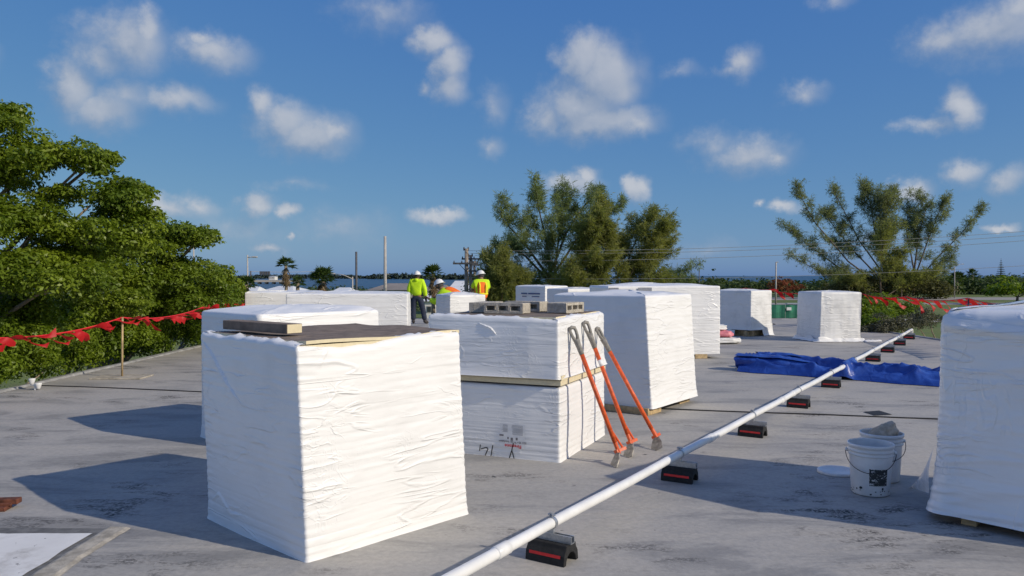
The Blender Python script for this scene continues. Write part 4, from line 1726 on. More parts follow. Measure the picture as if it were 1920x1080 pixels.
def stand(x, y, h, label, bw_=.62, mat=M['wood'], base=True):
    r = empty('pennant_stand', (x, y, 0))
    tag(r, label, 'stand', 'stands holding the pennant lines')
    b = MB()
    b.tube([(0, 0, .02), (.012, 0, h)], .017, 8)
    b.build('pole', mat, r, smooth=True)
    b = MB()
    b.box((0, 0, .012), (bw_, bw_ * .62, .022))
    bevel(b.build('base', M['beige'] if mat is M['wood'] else M['black'], r), .003, 1)
    return r


SL = gnd(229, 708)
stand(SL.x, SL.y, .95, 'thin wooden pennant stand on a plywood base by the left trees', .78)
SF = gnd(1437, 608)
stand(SF.x, SF.y, 1.15, 'thin dark pennant stand beside the torn bundle at the far edge', .5, M['pole_dark'])


def pennant_line(label, knots, spacing, size, seed, wind, start=0.0):
    r = empty('pennant_line', knots[0])
    tag(r, label, 'pennant line', 'red pennant lines along the roof edges')
    o0 = Vector(knots[0])
    pts = []
    for k in range(len(knots) - 1):
        a_, c_ = Vector(knots[k]), Vector(knots[k + 1])
        for i in range(16):
            t = i / 16
            p = a_.lerp(c_, t)
            p.z -= .16 * 4 * t * (1 - t) * min(1, (c_ - a_).length / 6)
            pts.append(p)
    pts.append(Vector(knots[-1]))
    b = MB()
    b.tube([p - o0 for p in pts], .010, 5)
    b.build('string', M['red_stripe'], r)
    acc = [0]
    for i in range(1, len(pts)):
        acc.append(acc[-1] + (pts[i] - pts[i - 1]).length)

    def pos(s_):
        for i in range(1, len(pts)):
            if acc[i] >= s_:
                f = (s_ - acc[i - 1]) / max(1e-6, acc[i] - acc[i - 1])
                return pts[i - 1].lerp(pts[i], f), (pts[i] - pts[i - 1]).normalized()
        return pts[-1], (pts[-1] - pts[-2]).normalized()

    rr_ = random.Random(seed)
    s_ = start
    while s_ < acc[-1] - size:
        p, d = pos(s_)
        p2, _ = pos(s_ + size * .85)
        W = Vector(wind).normalized()
        W = (W + Vector((rr_.gauss(0, .25), rr_.gauss(0, .25), rr_.gauss(0, .22)))).normalized()
        tip = (p + p2) / 2 + W * size * rr_.uniform(1.0, 1.6)
        b = MB()
        n = 6
        ph = rr_.uniform(0, 6)
        side = (p2 - p).cross(tip - p)
        side.normalize()
        for i in range(n + 1):
            f = i / n
            a_ = p.lerp(tip, f)
            c_ = p2.lerp(tip, f)
            wv = side * (.05 * size / .3 * math.sin(f * 5 + ph) * f)
            tw_ = side * (.06 * math.sin(f * 3 + ph * 2) * f)
            m_ = (a_ + c_) / 2
            b.v += [tuple(a_ + wv + tw_ - o0), tuple(m_ + wv * .3 - o0), tuple(c_ + wv - tw_ - o0)]
        for i in range(n):
            for j in range(2):
                b.f.append((i * 3 + j, i * 3 + j + 1, i * 3 + j + 4, i * 3 + j + 3))
                b.m.append(0)
        b.build('pennant', M['flag'], r, smooth=True)
        s_ += spacing * rr_.uniform(.85, 1.15)
    return r


pennant_line('red pennant line along the roof edge in front of the leafy trees',
             [at(-170, 668, 8.2), at(0, 634, 9.5), (SL.x, SL.y, .945), at(380, 576, 15.7), at(470, 556, 19.6)], .26, .22, 1, (.8, .9, -.35))
pennant_line('red pennant line along the far roof edge beside the torn bundle',
             [(5.6, 28.2, 1.05), at(1400, 540, 26.6), (SF.x, SF.y, 1.14), at(1510, 551, 25.0), at(1612, 554, 23.2)], .33, .28, 2, (1.0, -.2, -.55), .1)
pennant_line('red pennant line along the right roof edge above the shrubs',
             [at(1614, 550, 22.8), at(1700, 556, 20.2), at(1815, 559, 17.2), at(1960, 569, 14.0)], .35, .29, 3, (.9, -.25, -.6), .05)
q = at(1815, 559, 17.2)
stand(q.x, q.y, q.z, 'thin dark pennant stand behind the glossy bundle at the right', .5, M['pole_dark'])
q = at(1614, 554, 22.9)
stand(q.x, q.y, q.z, 'thin dark pennant stand behind the ragged-hem bundle', .5, M['pole_dark'])

# ------------------------------------------------------------------ people


def skin_part(name, verts, edges, radii, mat, parent, sub=2, root_i=0):
    me = bpy.data.meshes.new(name)
    me.from_pydata([tuple(v) for v in verts], edges, [])
    ob = bpy.data.objects.new(name, me)
    COL.objects.link(ob)
    ob.modifiers.new('skin', 'SKIN')
    if not me.skin_vertices:
        bpy.context.view_layer.objects.active = ob
    for i, sv in enumerate(me.skin_vertices[0].data):
        rr_ = radii[i]
        sv.radius = rr_ if isinstance(rr_, tuple) else (rr_, rr_)
        sv.use_root = (i == root_i)
    s = ob.modifiers.new('sub', 'SUBSURF')
    s.levels = sub
    s.render_levels = sub
    dg = bpy.context.evaluated_depsgraph_get()
    m2 = bpy.data.meshes.new_from_object(ob.evaluated_get(dg))
    bpy.data.objects.remove(ob)
    m2.name = name
    for p in m2.polygons:
        p.use_smooth = True
    m2.materials.clear()
    m2.materials.append(mat)
    o = bpy.data.objects.new(name, m2)
    COL.objects.link(o)
    o.parent = parent
    return o


def chain(V, E, R, pts, rad, start=None):
    prev = start
    for p, r_ in zip(pts, rad):
        V.append(Vector(p))
        R.append(r_)
        i = len(V) - 1
        if prev is not None:
            E.append((prev, i))
        prev = i
    return prev


def person(name_label, loc, rz, J, top, pants, vest=None, hat=True, gloves=False, hood=False, sleeve='long'):
    """J: joint dictionary in local metres, the person looks along local +y"""
    r = empty('person', loc, rz)
    tag(r, name_label, 'person', 'workers in high-visibility clothing')
    # bare body: head, neck, trunk, arms with fingers, legs
    V, E, R = [], [], []
    pel = chain(V, E, R, [J['pelvis']], [.115])
    sp = chain(V, E, R, [J['waist'], J['chest'], J['neck']], [.11, .125, .06], pel)
    chest = 2
    hd = chain(V, E, R, [J['head0'], J['head1'], J['head2']], [.075, .092, .07], sp)
    for s in ('l', 'r'):
        h = chain(V, E, R, [J['sh_' + s], J['el_' + s], J['wr_' + s]], [.052, .040, .028], chest)
        w_ = J['wr_' + s]
        d = (Vector(J['wr_' + s]) - Vector(J['el_' + s])).normalized()
        palm = chain(V, E, R, [Vector(w_) + d * .06], [(.03, .018)], h)
        sd = d.cross(Vector((0, 1, .2))).normalized()
        for k, (o_, l_) in enumerate(((-.026, .062), (-.009, .074), (.009, .070), (.026, .055))):
            st_ = Vector(w_) + d * .085 + sd * o_
            chain(V, E, R, [st_, st_ + d * l_ * .55, st_ + d * l_ + Vector((0, .02, 0))], [.009, .0085, .007], palm)
        st_ = Vector(w_) + d * .05 + sd * -.035
        chain(V, E, R, [st_, st_ + d * .035 - sd * .018], [.010, .008], palm)
        chain(V, E, R, [J['hip_' + s], J['kn_' + s], J['an_' + s], J['to_' + s]], [.082, .058, .042, .03], pel)
    skin_part('body', V, E, R, M['skin'], r)
    # jacket or shirt
    V, E, R = [], [], []
    w0 = chain(V, E, R, [J['hem'], J['waist'], J['chest'], J['collar']], [(.205, .155), (.20, .155), (.215, .165), (.095, .095)])
    for s in ('l', 'r'):
        pts = [J['sh_' + s], J['el_' + s]] + ([Vector(J['wr_' + s])] if sleeve == 'long' else [])
        if sleeve == 'short':
            pts = [J['sh_' + s], Vector(J['sh_' + s]).lerp(Vector(J['el_' + s]), .75)]
        chain(V, E, R, pts, [.100, .085, .066][:len(pts)], 2)
    skin_part('jacket' if hood else 'shirt', V, E, R, top, r)
    if hood:
        skin_part('hood', [Vector(J['collar']) + Vector((-.07, -.07, .0)), Vector(J['collar']) + Vector((0, -.10, -.02)), Vector(J['collar']) + Vector((.07, -.07, .0))], [(0, 1), (1, 2)], [.05, .065, .05], top, r)
    if vest:
        V, E, R = [], [], []
        chain(V, E, R, [J['hem'], J['waist'], J['chest'], Vector(J['chest']).lerp(Vector(J['collar']), .88)], [(.215, .165), (.21, .167), (.225, .183), (.19, .135)])
        vo = skin_part('vest', V, E, R, M['vest_orange'], r)
        V, E, R = [], [], []
        a_, c_ = Vector(J['hem']).lerp(Vector(J['waist']), .62), Vector(J['waist']).lerp(Vector(J['chest']), .22)
        chain(V, E, R, [a_, (a_ + c_) / 2, c_], [(.221, .172), (.224, .178), (.221, .174)])
        skin_part('reflective_band', V, E, R, M['vest_yellow'], vo, 2)
        for s in (-1, 1):
            V, E, R = [], [], []
            up_ = (Vector(J['collar']) - Vector(J['chest'])).normalized()
            pts = [Vector(J['waist']) + Vector((s * .09, -.158, 0)), Vector(J['chest']) + Vector((s * .095, -.168, 0)), Vector(J['chest']).lerp(Vector(J['collar']), .7) + Vector((s * .09, -.085, 0))]
            chain(V, E, R, pts, [.026, .026, .026])
            skin_part('shoulder_band', V, E, R, M['vest_yellow'], vo, 1)
    # trousers
    V, E, R = [], [], []
    p0_ = chain(V, E, R, [Vector(J['pelvis']) + Vector((0, 0, .06)), J['pelvis']], [(.165, .13), (.172, .138)])
    for s in ('l', 'r'):
        chain(V, E, R, [J['hip_' + s], J['kn_' + s], Vector(J['an_' + s]) + Vector((0, 0, .02))], [.122, .098, .088], p0_)
    skin_part('trousers', V, E, R, pants, r)
    for s in ('l', 'r'):
        V, E, R = [], [], []
        an, to = Vector(J['an_' + s]), Vector(J['to_' + s])
        hl = an + (an - to).normalized() * .05
        hl.z = to.z
        chain(V, E, R, [an + Vector((0, 0, .06)), Vector((an.x, an.y, to.z + .03)), to.lerp(Vector((an.x, an.y, to.z)), .4), to], [.058, .056, .05, .042])
        E.append((1, 4))
        V.append(hl)
        R.append(.045)
        skin_part('boot', V, E, R, M['boots'], r, 1)
    if gloves:
        for s in ('l', 'r'):
            w_ = Vector(J['wr_' + s])
            d = (w_ - Vector(J['el_' + s])).normalized()
            skin_part('glove', [w_ - d * .02, w_ + d * .06, w_ + d * .12, w_ + d * .19], [(0, 1), (1, 2), (2, 3)], [.04, .048, .042, .02], M['glove'], r, 1)
    # face: nose, ears, hair at the nape
    hc = Vector(J['head1'])
    fwd = Vector(J.get('look', (0, 1, 0))).normalized()
    sd = fwd.cross(Vector((0, 0, 1))).normalized()
    b = MB()
    b.tube([hc + fwd * .085 + Vector((0, 0, .02)), hc + fwd * .112 + Vector((0, 0, -.02)), hc + fwd * .085 + Vector((0, 0, -.03))], [.008, .014, .006], 6)
    b.build('nose', M['skin'], r, smooth=True)
    for s in (-1, 1):
        b = MB()
        b.lathe([(.0, -.03), (.014, -.026), (.02, 0), (.014, .026), (.0, .03)], 8, c=tuple(hc + sd * s * .088), sy=.8)
        b.build('ear', M['skin'], r, smooth=True)
        b = MB()
        b.lathe([(.0, -.01), (.009, -.006), (.011, 0), (.009, .006), (.0, .01)], 8, c=tuple(hc + fwd * .083 + sd * s * .034 + Vector((0, 0, .018))))
        b.build('eye', M['glove'], r, smooth=True)
    b = MB()
    mc = hc + fwd * .083 + Vector((0, 0, -.06))
    b.tube([mc - sd * .025, mc + fwd * .006, mc + sd * .025], .006, 6)
    b.build('mouth', M['rust'], r, smooth=True)
    b = MB()
    b.lathe([(.0, .10), (.07, .075), (.096, .03), (.098, -.02), (.085, -.06), (.06, -.075)], 16, c=tuple(hc - fwd * .016))
    b.build('hair', M['boots'], r, smooth=True)
    # hard hat with brim
    hr = empty('hard_hat', hc + Vector((0, 0, .045)))
    hr.parent = r
    up_ = Vector(J.get('hatup', (0, 0, 1))).normalized()
    qf = up_.to_track_quat('Z', 'Y')
    b = MB()
    b.lathe([(.0, .108), (.03, .106), (.07, .090), (.10, .055), (.112, .015), (.114, .0), (.138, -.006), (.139, -.012), (.112, -.008), (.10, .0)], 24, sy=1.14)
    o = b.build('shell', M['helmet'], hr, smooth=True)
    hr.rotation_mode = 'QUATERNION'
    hr.rotation_quaternion = qf
    b = MB()
    b.tube([(0, -.10, .068), (0, -.05, .104), (0, .0, .114), (0, .05, .104), (0, .10, .068)], .012, 6)
    b.build('ridge', M['helmet'], hr, smooth=True)
    return r


STAND = dict(pelvis=(0, 0, .93), waist=(0, -.01, 1.10), chest=(0, -.02, 1.32), neck=(0, -.01, 1.47), collar=(0, -.015, 1.47), hem=(0, 0, .90),
             head0=(0, .01, 1.54), head1=(0, .02, 1.605), head2=(0, .015, 1.675),
             sh_l=(-.19, -.02, 1.41), el_l=(-.26, -.05, 1.14), wr_l=(-.245, .02, .90), sh_r=(.19, -.02, 1.41), el_r=(.27, -.05, 1.15), wr_r=(.29, .01, .91),
             hip_l=(-.10, 0, .88), kn_l=(-.13, .02, .50), an_l=(-.12, -.02, .09), to_l=(-.15, .13, .045),
             hip_r=(.10, 0, .88), kn_r=(.19, .03, .50), an_r=(.27, -.01, .09), to_r=(.36, .12, .045))
w1 = gnd(782, 607)
person('worker in a bright lime jacket and navy trousers standing with back turned', w1, -.12, dict(STAND), M['lime'], M['navy'], gloves=True, hood=True)
J3 = dict(STAND)
J3.update(sh_l=(-.18, 0, 1.41), el_l=(-.22, .16, 1.18), wr_l=(-.16, .36, 1.14), sh_r=(.18, -.02, 1.41), el_r=(.23, .06, 1.14), wr_r=(.16, .28, 1.06),
          head1=(0, .05, 1.60), head2=(0, .05, 1.67), look=(-.5, .8, -.25), hatup=(-.12, .15, 1))
w3 = at(902, 600, 22.6)
person('worker in an orange and yellow vest standing with back turned beside the utility poles', (w3.x, 22.6, 0), .35, J3, M['lime'], M['navy'], vest=True, sleeve='short')
J2 = dict(STAND)
J2.update(pelvis=(0, -.25, .88), waist=(0, -.14, 1.02), chest=(0, .10, 1.13), neck=(0, .28, 1.20), collar=(0, .26, 1.19), hem=(0, -.25, .86),
          head0=(0, .34, 1.25), head1=(0, .39, 1.30), head2=(0, .42, 1.35), look=(0, .8, -.5), hatup=(0, .35, 1),
          sh_l=(-.19, .20, 1.14), el_l=(-.25, .32, .90), wr_l=(-.2, .52, .98), sh_r=(.19, .20, 1.14), el_r=(.26, .30, .90), wr_r=(.2, .50, .98),
          hip_l=(-.10, -.25, .84), kn_l=(-.13, -.18, .48), an_l=(-.12, -.22, .09), to_l=(-.15, -.08, .045), hip_r=(.10, -.25, .84), kn_r=(.16, -.16, .48), an_r=(.2, -.24, .09), to_r=(.24, -.1, .045))
w2 = at(850, 560, 18.6)
person('worker in an orange vest bending over the small bundle, head down', (w2.x, 18.6, .06), 1.15, J2, M['lime'], M['navy'], vest=True, sleeve='long')

# ------------------------------------------------------------------ vegetation


def leaf_cloud(clumps, n_per_m2, size, rng, up_bias=.45, shell=.35, aspect=.5, droop=0.0, flat_top=True):
    """leaf-sized quads spread through ellipsoid clumps; returns V,F arrays"""
    Vs = []
    for (c, rad, dens) in clumps:
        rad = np.array(rad)
        area = 4 * math.pi * ((rad[0] * rad[1]) ** 1.6 / 3 + (rad[0] * rad[2]) ** 1.6 / 3 + (rad[1] * rad[2]) ** 1.6 / 3) ** (1 / 1.6)
        n = max(4, int(area * n_per_m2 * dens))
        d = rng.normal(size=(n, 3))
        d /= np.linalg.norm(d, axis=1)[:, None]
        lo = d[:, 2] < -.25
        d[lo, 2] *= rng.choice([-1, 1], size=lo.sum(), p=[.6, .4])
        k = 1 - shell * rng.random(n) ** 1.6
        # uneven surface: bumps on the clump
        ph = rng.random(3) * 6
        bump = 1 + .20 * np.sin(d[:, 0] * 5 + ph[0]) * np.sin(d[:, 1] * 5 + ph[1]) + .14 * np.sin(d[:, 2] * 7 + d[:, 0] * 6 + ph[2])
        p = np.array(c) + d * rad * (k * bump)[:, None]
        nrm = d / rad
        nrm /= np.linalg.norm(nrm, axis=1)[:, None]
        nrm = nrm * .7 + rng.normal(size=(n, 3)) * .5
        nrm[:, 2] += up_bias
        nrm /= np.linalg.norm(nrm, axis=1)[:, None]
        t = rng.normal(size=(n, 3))
        t[:, 2] -= droop
        t -= nrm * (t * nrm).sum(1)[:, None]
        t /= np.linalg.norm(t, axis=1)[:, None]
        bt = np.cross(nrm, t)
        s = size * (.65 + .7 * rng.random(n))[:, None]
        a = p - t * s * .5
        c2 = p + t * s * .5 - nrm * s * .10
        l = p + bt * s * aspect * .5 + nrm * s * .06
        r = p - bt * s * aspect * .5 + nrm * s * .06
        Vs.append(np.stack([a, l, c2, r], 1).reshape(-1, 3))
    V = np.concatenate(Vs)
    Fi = np.arange(len(V)).reshape(-1, 4)
    return V, Fi


def branch_pts(a, b, n, sag, seed, wob_=.12):
    a, b = Vector(a), Vector(b)
    L_ = (b - a).length
    out = []
    for i in range(n + 1):
        t = i / n
        p = a.lerp(b, t)
        p += Vector((nz3(t * 2.5, seed, 0), nz3(t * 2.5, seed, 5), nz3(t * 2.5, seed, 9))) * wob_ * L_ * math.sin(math.pi * t)
        p.z += sag * L_ * math.sin(math.pi * t)
        out.append(p)
    return out


def leafy_tree(label, name, base, clumps, dens, size, mat, seed, trunk_r=.16, fork=.45, bark='bark_pale', group=None):
    rng = np.random.default_rng(seed)
    r = empty(name, base)
    tag(r, label, 'tree', group)
    bz = Vector(base)
    b = MB()
    top = Vector((bz.x + .3, bz.y, bz.z + fork))
    b.tube([bz - bz, (top - bz) * .5 + Vector((.08, .03, 0)), top - bz], [trunk_r * 1.25, trunk_r, trunk_r * .85], 10)
    tr = b.build('trunk', M[bark], r, smooth=True)
    bl = MB()
    for i, (c, rad, dn) in enumerate(clumps):
        pts = branch_pts(top - bz, Vector(c) - bz, 6, .06, seed + i * 3.3)
        rr0 = trunk_r * .42
        bl.tube(pts, [rr0 * (1 - .8 * k / 6) for k in range(7)], 6)
    bl.build('limbs', M[bark], r, smooth=True)
    cl2 = [((c[0] - bz.x, c[1] - bz.y, c[2] - bz.z), rad, dn) for c, rad, dn in clumps]
    # break every clump into small tufts
    tufts = []
    for (c, rad, dn) in cl2:
        rad = np.array(rad)
        k = max(6, int(17 * dn))
        for j in range(k):
            d = rng.normal(size=3)
            d /= np.linalg.norm(d)
            if d[2] < -.3:
                d[2] *= -.5
            p = np.array(c) + d * rad * rng.uniform(.35, 1.08)
            f = rng.uniform(.27, .52)
            tufts.append((p, np.minimum(rad * f, rad.min() * f * 1.7) * np.array([1, 1, .85]) + .04, 1.0))
    V, Fi = leaf_cloud(tufts, dens, size, rng)
    big_mesh('crown', V, Fi, mat, r, 4)
    return r


def C(px, py, Y, rx, rz, ry=None, dn=1.0):
    p = at(px, py, Y)
    return ((p.x, p.y, p.z), (rx, ry or rx, rz * (1.12 if Y < 22 else 1)), dn)


# upper tree with tiered boughs, near left
leafy_tree('tall spreading broadleaf tree with tiered boughs at the left edge', 'broadleaf_tree', (-10.4, 12.6, GZ), [
    C(-40, 235, 11.6, .55, .28), C(10, 225, 12.0, .38, .22), C(55, 300, 12.2, .75, .30), C(150, 315, 12.6, .62, .26), C(185, 300, 12.8, .3, .14), C(-60, 320, 11.5, .8, .4),
    C(20, 350, 12.8, .5, .2, dn=.5), C(170, 385, 12.8, .85, .34), C(240, 365, 13.2, .40, .2), C(60, 440, 12.0, .9, .38), C(-40, 420, 11.4, .7, .4), C(180, 450, 12.6, .75, .34), C(255, 415, 13.2, .45, .24),
    C(-20, 520, 11.2, .8, .45), C(90, 540, 11.8, .85, .42), C(130, 490, 12.8, .6, .3)], 450, .070, M['leaf'], 21, .2, 3.2, group='broadleaf trees along the left edge of the roof')
# second tree reaching right
leafy_tree('broadleaf tree with a long bough reaching towards the light pole', 'broadleaf_tree', (-9.8, 17.5, GZ), [
    C(300, 450, 16.0, .75, .34), C(365, 455, 16.2, .42, .22), C(385, 440, 16.4, .22, .14), C(250, 480, 15.6, .85, .4), C(330, 515, 16.4, .75, .36), C(270, 540, 15.8, .8, .42), C(195, 520, 15.0, .8, .42),
    C(390, 545, 17.5, .7, .38), C(415, 525, 18.0, .35, .22), C(345, 575, 16.8, .8, .4), C(220, 585, 15.0, .8, .45), C(430, 550, 18.5, .4, .28)], 420, .074, M['leaf'], 22, .18, 3.0, group='broadleaf trees along the left edge of the roof')
# low growth that hides the edge of the roof
leafy_tree('low rounded broadleaf bush pressing over the roof edge at lower left', 'broadleaf_bush', (-9.6, 12.0, GZ), [
    C(50, 680, 12.6, .52, .46), C(-20, 650, 11.6, .6, .5), C(105, 640, 13.2, .5, .44), C(20, 610, 12.4, .6, .45), C(-30, 710, 11.2, .55, .46), C(140, 675, 14.2, .45, .42)], 460, .066, M['leaf_low'], 23, .12, 2.8, group='broadleaf trees along the left edge of the roof')
leafy_tree('dense green broadleaf tree behind the thin wooden pennant stand', 'broadleaf_tree', (-9.6, 15.6, GZ), [
    C(160, 600, 15.0, .7, .5), C(205, 640, 15.4, .65, .55), C(270, 625, 16.6, .7, .55), C(150, 650, 14.8, .5, .45), C(300, 590, 17.0, .75, .5), C(255, 655, 16.6, .6, .5), C(330, 630, 18.0, .65, .5)], 430, .070, M['leaf_low'], 24, .13, 2.6, group='broadleaf trees along the left edge of the roof')
leafy_tree('dark green broadleaf tree meeting the roof edge beside the wrapped bundle', 'broadleaf_tree', (-9.6, 20.0, GZ), [
    C(365, 610, 19.6, .75, .55), C(400, 580, 20.4, .8, .55), C(345, 590, 18.8, .65, .5), C(420, 605, 21.2, .65, .55), C(438, 568, 22.0, .55, .45), C(395, 630, 20.8, .65, .45)], 400, .074, M['leaf_low'], 25, .13, 2.6, group='broadleaf trees along the left edge of the roof')

# shrubs just past the right edge of the roof
leafy_tree('leafy green shrub just past the roof edge beside the ragged-hem bundle', 'shrub', (12.0, 24.0, GZ), [
    C(1635, 590, 24.0, .8, .5), C(1675, 585, 24.4, .8, .42), C(1640, 615, 23.0, .7, .4), C(1605, 600, 24.5, .7, .6)], 220, .08, M['leaf_low'], 31, .1, 3.2, group='shrubs past the right edge')
leafy_tree('dry grey-green shrub hanging over the roof edge above the pipe end', 'shrub', (12.3, 22.6, GZ), [
    C(1675, 612, 22.4, .75, .28), C(1715, 608, 22.6, .6, .26), C(1740, 600, 23.0, .45, .28), C(1650, 620, 22.2, .5, .2)], 420, .06, M['greybush'], 32, .08, 3.2, group='shrubs past the right edge')


def feathery_tree(label, base, limbs, seed, mat, Y, spray=.9, wid=.05, dens=1.0, trunk_r=.22, group=None, droop=.35, mats=None, name='feathery_pine'):
    """limbs: list of (list of (px,py), depth offset, spread in m, amount)"""
    rng = np.random.default_rng(seed)
    rr_ = random.Random(seed)
    r = empty(name, base)
    tag(r, label, 'tree', group)
    b0 = Vector(base)
    wood = MB()
    sprays = []
    for li, (pl, dz, spread, amt) in enumerate(limbs):
        pts = []
        n = len(pl)
        for i, (x, y) in enumerate(pl):
            pts.append(at(x, y, Y + dz * i / max(1, n - 1)) - b0)
        # smooth resample
        res = []
        for i in range(len(pts) - 1):
            for k in range(5):
                t = k / 5
                p = pts[i].lerp(pts[i + 1], t)
                p += Vector((nz3(i + t, li, seed), nz3(i + t, li + 9, seed), nz3(i + t, li + 4, seed))) * .03 * (pts[i + 1] - pts[i]).length
                res.append(p)
        res.append(pts[-1])
        todo = [(res, trunk_r * .62 * (.7 if li else 1), spread * .92, amt, 0)]
        sc_ = Y / 62
        while todo:
            res, rad0, sprd, am, lev = todo.pop()
            m_ = len(res)
            wood.tube(res, [max(.012 * sc_, rad0 * (1 - .9 * i / (m_ - 1))) for i in range(m_)], 6 if lev == 0 else 4)
            total = sum((res[i + 1] - res[i]).length for i in range(m_ - 1))

            def on(t):
                f = t * (m_ - 1)
                i = min(int(f), m_ - 2)
                return res[i].lerp(res[i + 1], f - i), (res[i + 1] - res[i]).normalized()

            if lev == 0:
                for k in range(11):   # secondary limbs that curve upwards
                    t = .24 + .70 * (k + rr_.random()) / 11
                    p, ax = on(t)
                    d = (ax + Vector((rr_.gauss(0, .75), rr_.gauss(0, .75), rr_.gauss(.1, .4)))).normalized()
                    ln = sprd * rr_.uniform(.7, 1.9) * (1.3 - .75 * t)
                    e1 = p + d * ln * .5
                    e2 = e1 + (d + Vector((.1, 0, .55))).normalized() * ln * .5
                    todo.append(([p, p.lerp(e1, .5), e1, e1.lerp(e2, .5), e2], rad0 * .22 * (1.2 - t), sprd * .62, am, 1))
            nb = int(total / sc_ * (2.4 if lev == 0 else 6.8) * dens * am)
            for k in range(nb):
                t = (.25 if lev == 0 else .1) + (.75 if lev == 0 else .9) * (k + rr_.random()) / nb
                p, ax = on(t)
                d = Vector((rr_.gauss(.2, 1), rr_.gauss(0, 1), rr_.gauss(.25, .6)))
                d = (d.normalized() + ax * .55).normalized()
                ln = sprd * .72 * rr_.uniform(.25, 1.0) * (1.15 - .5 * t)
                q = p + d * ln
                q.z += .10 * ln
                if rr_.random() < .5:
                    wood.tube([p, q], [.014 * sc_, .006 * sc_], 3, cap=False)
                for m2 in range(5):
                    u = rr_.uniform(.2, 1.0)
                    a0 = p.lerp(q, u)
                    d2 = (d * .6 + Vector((rr_.gauss(.15, .8), rr_.gauss(0, .8), rr_.gauss(.1, .7)))).normalized()
                    l2 = (.25 + .35 * rr_.random()) * sc_ * (.6 + .4 * sprd / sc_)
                    sprays.append((a0, a0 + d2 * l2))
    wood.build('trunk', M['bark'], r, smooth=True)
    per = 9
    A0 = np.array([tuple(a) for a, _ in sprays])
    A1 = np.array([tuple(c) for _, c in sprays])
    A0, A1 = np.repeat(A0, per, 0), np.repeat(A1, per, 0)
    n = len(A0)
    t = rng.random(n)[:, None]
    P = A0 + (A1 - A0) * t
    ax = A1 - A0
    ax /= np.linalg.norm(ax, axis=1)[:, None]
    T = ax * .8 + rng.normal(size=(n, 3)) * .55
    T[:, 2] -= droop * rng.random(n)
    T[:, 0] += .18
    T /= np.linalg.norm(T, axis=1)[:, None]
    ln = spray * (.4 + .8 * rng.random(n))[:, None]
    side = np.cross(T, rng.normal(size=(n, 3)))
    side /= np.linalg.norm(side, axis=1)[:, None]
    w_ = wid * .75 * (.6 + .8 * rng.random(n))[:, None]
    tip = P + T * ln
    mid_ = P + T * ln * .5
    mid_[:, 2] += .06 * ln[:, 0]
    V = np.stack([P, mid_ + side * w_, tip, mid_ - side * w_], 1).reshape(-1, 3)
    big_mesh('crown', V, np.arange(len(V)).reshape(-1, 4), mat, r, 4)
    return r


GR = 'feathery pines beyond the roof'
Y1 = 62
feathery_tree('open feathery pine with bare forking limbs behind the farthest bundles', at(1035, 640, Y1).to_3d() * 1 if False else (at(1035, 600, Y1).x, Y1, GZ), [
    ([(1035, 655), (1033, 560), (1028, 470), (1012, 400), (1003, 345)], -1.0, 1.7, 1.0),
    ([(1033, 560), (1045, 470), (1052, 400), (1055, 352)], 1.5, 1.6, 1.0),
    ([(1030, 520), (990, 465), (950, 420), (932, 392)], -2.0, 1.4, .9),
    ([(1031, 530), (985, 480), (950, 462), (922, 462)], 1.0, 1.2, .7),
    ([(1033, 510), (1060, 440), (1085, 400), (1110, 365), (1120, 355)], 2.5, 1.3, .8),
    ([(1035, 520), (1080, 450), (1125, 410), (1165, 382)], -1.5, 1.3, .8),
    ([(1033, 560), (985, 530), (955, 515)], 1.0, 1.6, .7),
    ([(1035, 570), (1075, 530), (1100, 505)], 1.0, 1.6, .7)], 41, M['needle'], Y1, 0.399, 0.0240, 1.25, .28, GR)
feathery_tree('dense golden-green feathery pine in the middle of the left pine clump', (at(1115, 600, Y1 - 3).x, Y1 - 3, GZ), [
    ([(1112, 655), (1112, 560), (1110, 480), (1118, 420), (1122, 395)], -.5, 1.9, 1.5),
    ([(1112, 560), (1095, 480), (1092, 430)], -1.0, 1.7, 1.2),
    ([(1112, 560), (1135, 480), (1142, 420)], -1.0, 1.6, 1.2),
    ([(1112, 590), (1085, 540), (1070, 520)], -1.0, 1.6, 1.0)], 42, M['needle_gold'], Y1 - 3, 0.378, 0.0264, 1.4, .2, GR)
feathery_tree('feathery pine leaning to the right, rightmost of the left pine clump', (at(1160, 600, Y1 - 1).x, Y1 - 1, GZ), [
    ([(1160, 655), (1165, 560), (1180, 480), (1205, 425), (1222, 395)], 1.0, 1.7, 1.4),
    ([(1163, 560), (1195, 490), (1225, 440), (1245, 420)], -1.0, 1.5, 1.4),
    ([(1162, 575), (1205, 520), (1235, 480), (1250, 460)], 1.0, 1.4, 1.2),
    ([(1161, 590), (1200, 550), (1240, 520)], -.5, 1.5, 1.1),
    ([(1160, 560), (1158, 500), (1168, 450)], .5, 1.4, 1.1)], 43, M['needle_gold'], Y1 - 1, 0.378, 0.0240, 1.3, .2, GR)
feathery_tree('low wispy pine sprays trailing right of the left pine clump', (at(1225, 600, Y1 + 2).x, Y1 + 2, GZ), [
    ([(1225, 655), (1235, 560), (1265, 525), (1318, 490)], .5, .9, 1.0),
    ([(1230, 580), (1255, 545), (1300, 522)], -.5, .8, 1.0),
    ([(1228, 570), (1240, 530), (1252, 510)], .5, .9, .9)], 44, M['needle'], Y1 + 2, 0.336, 0.0216, 1.0, .1, GR)
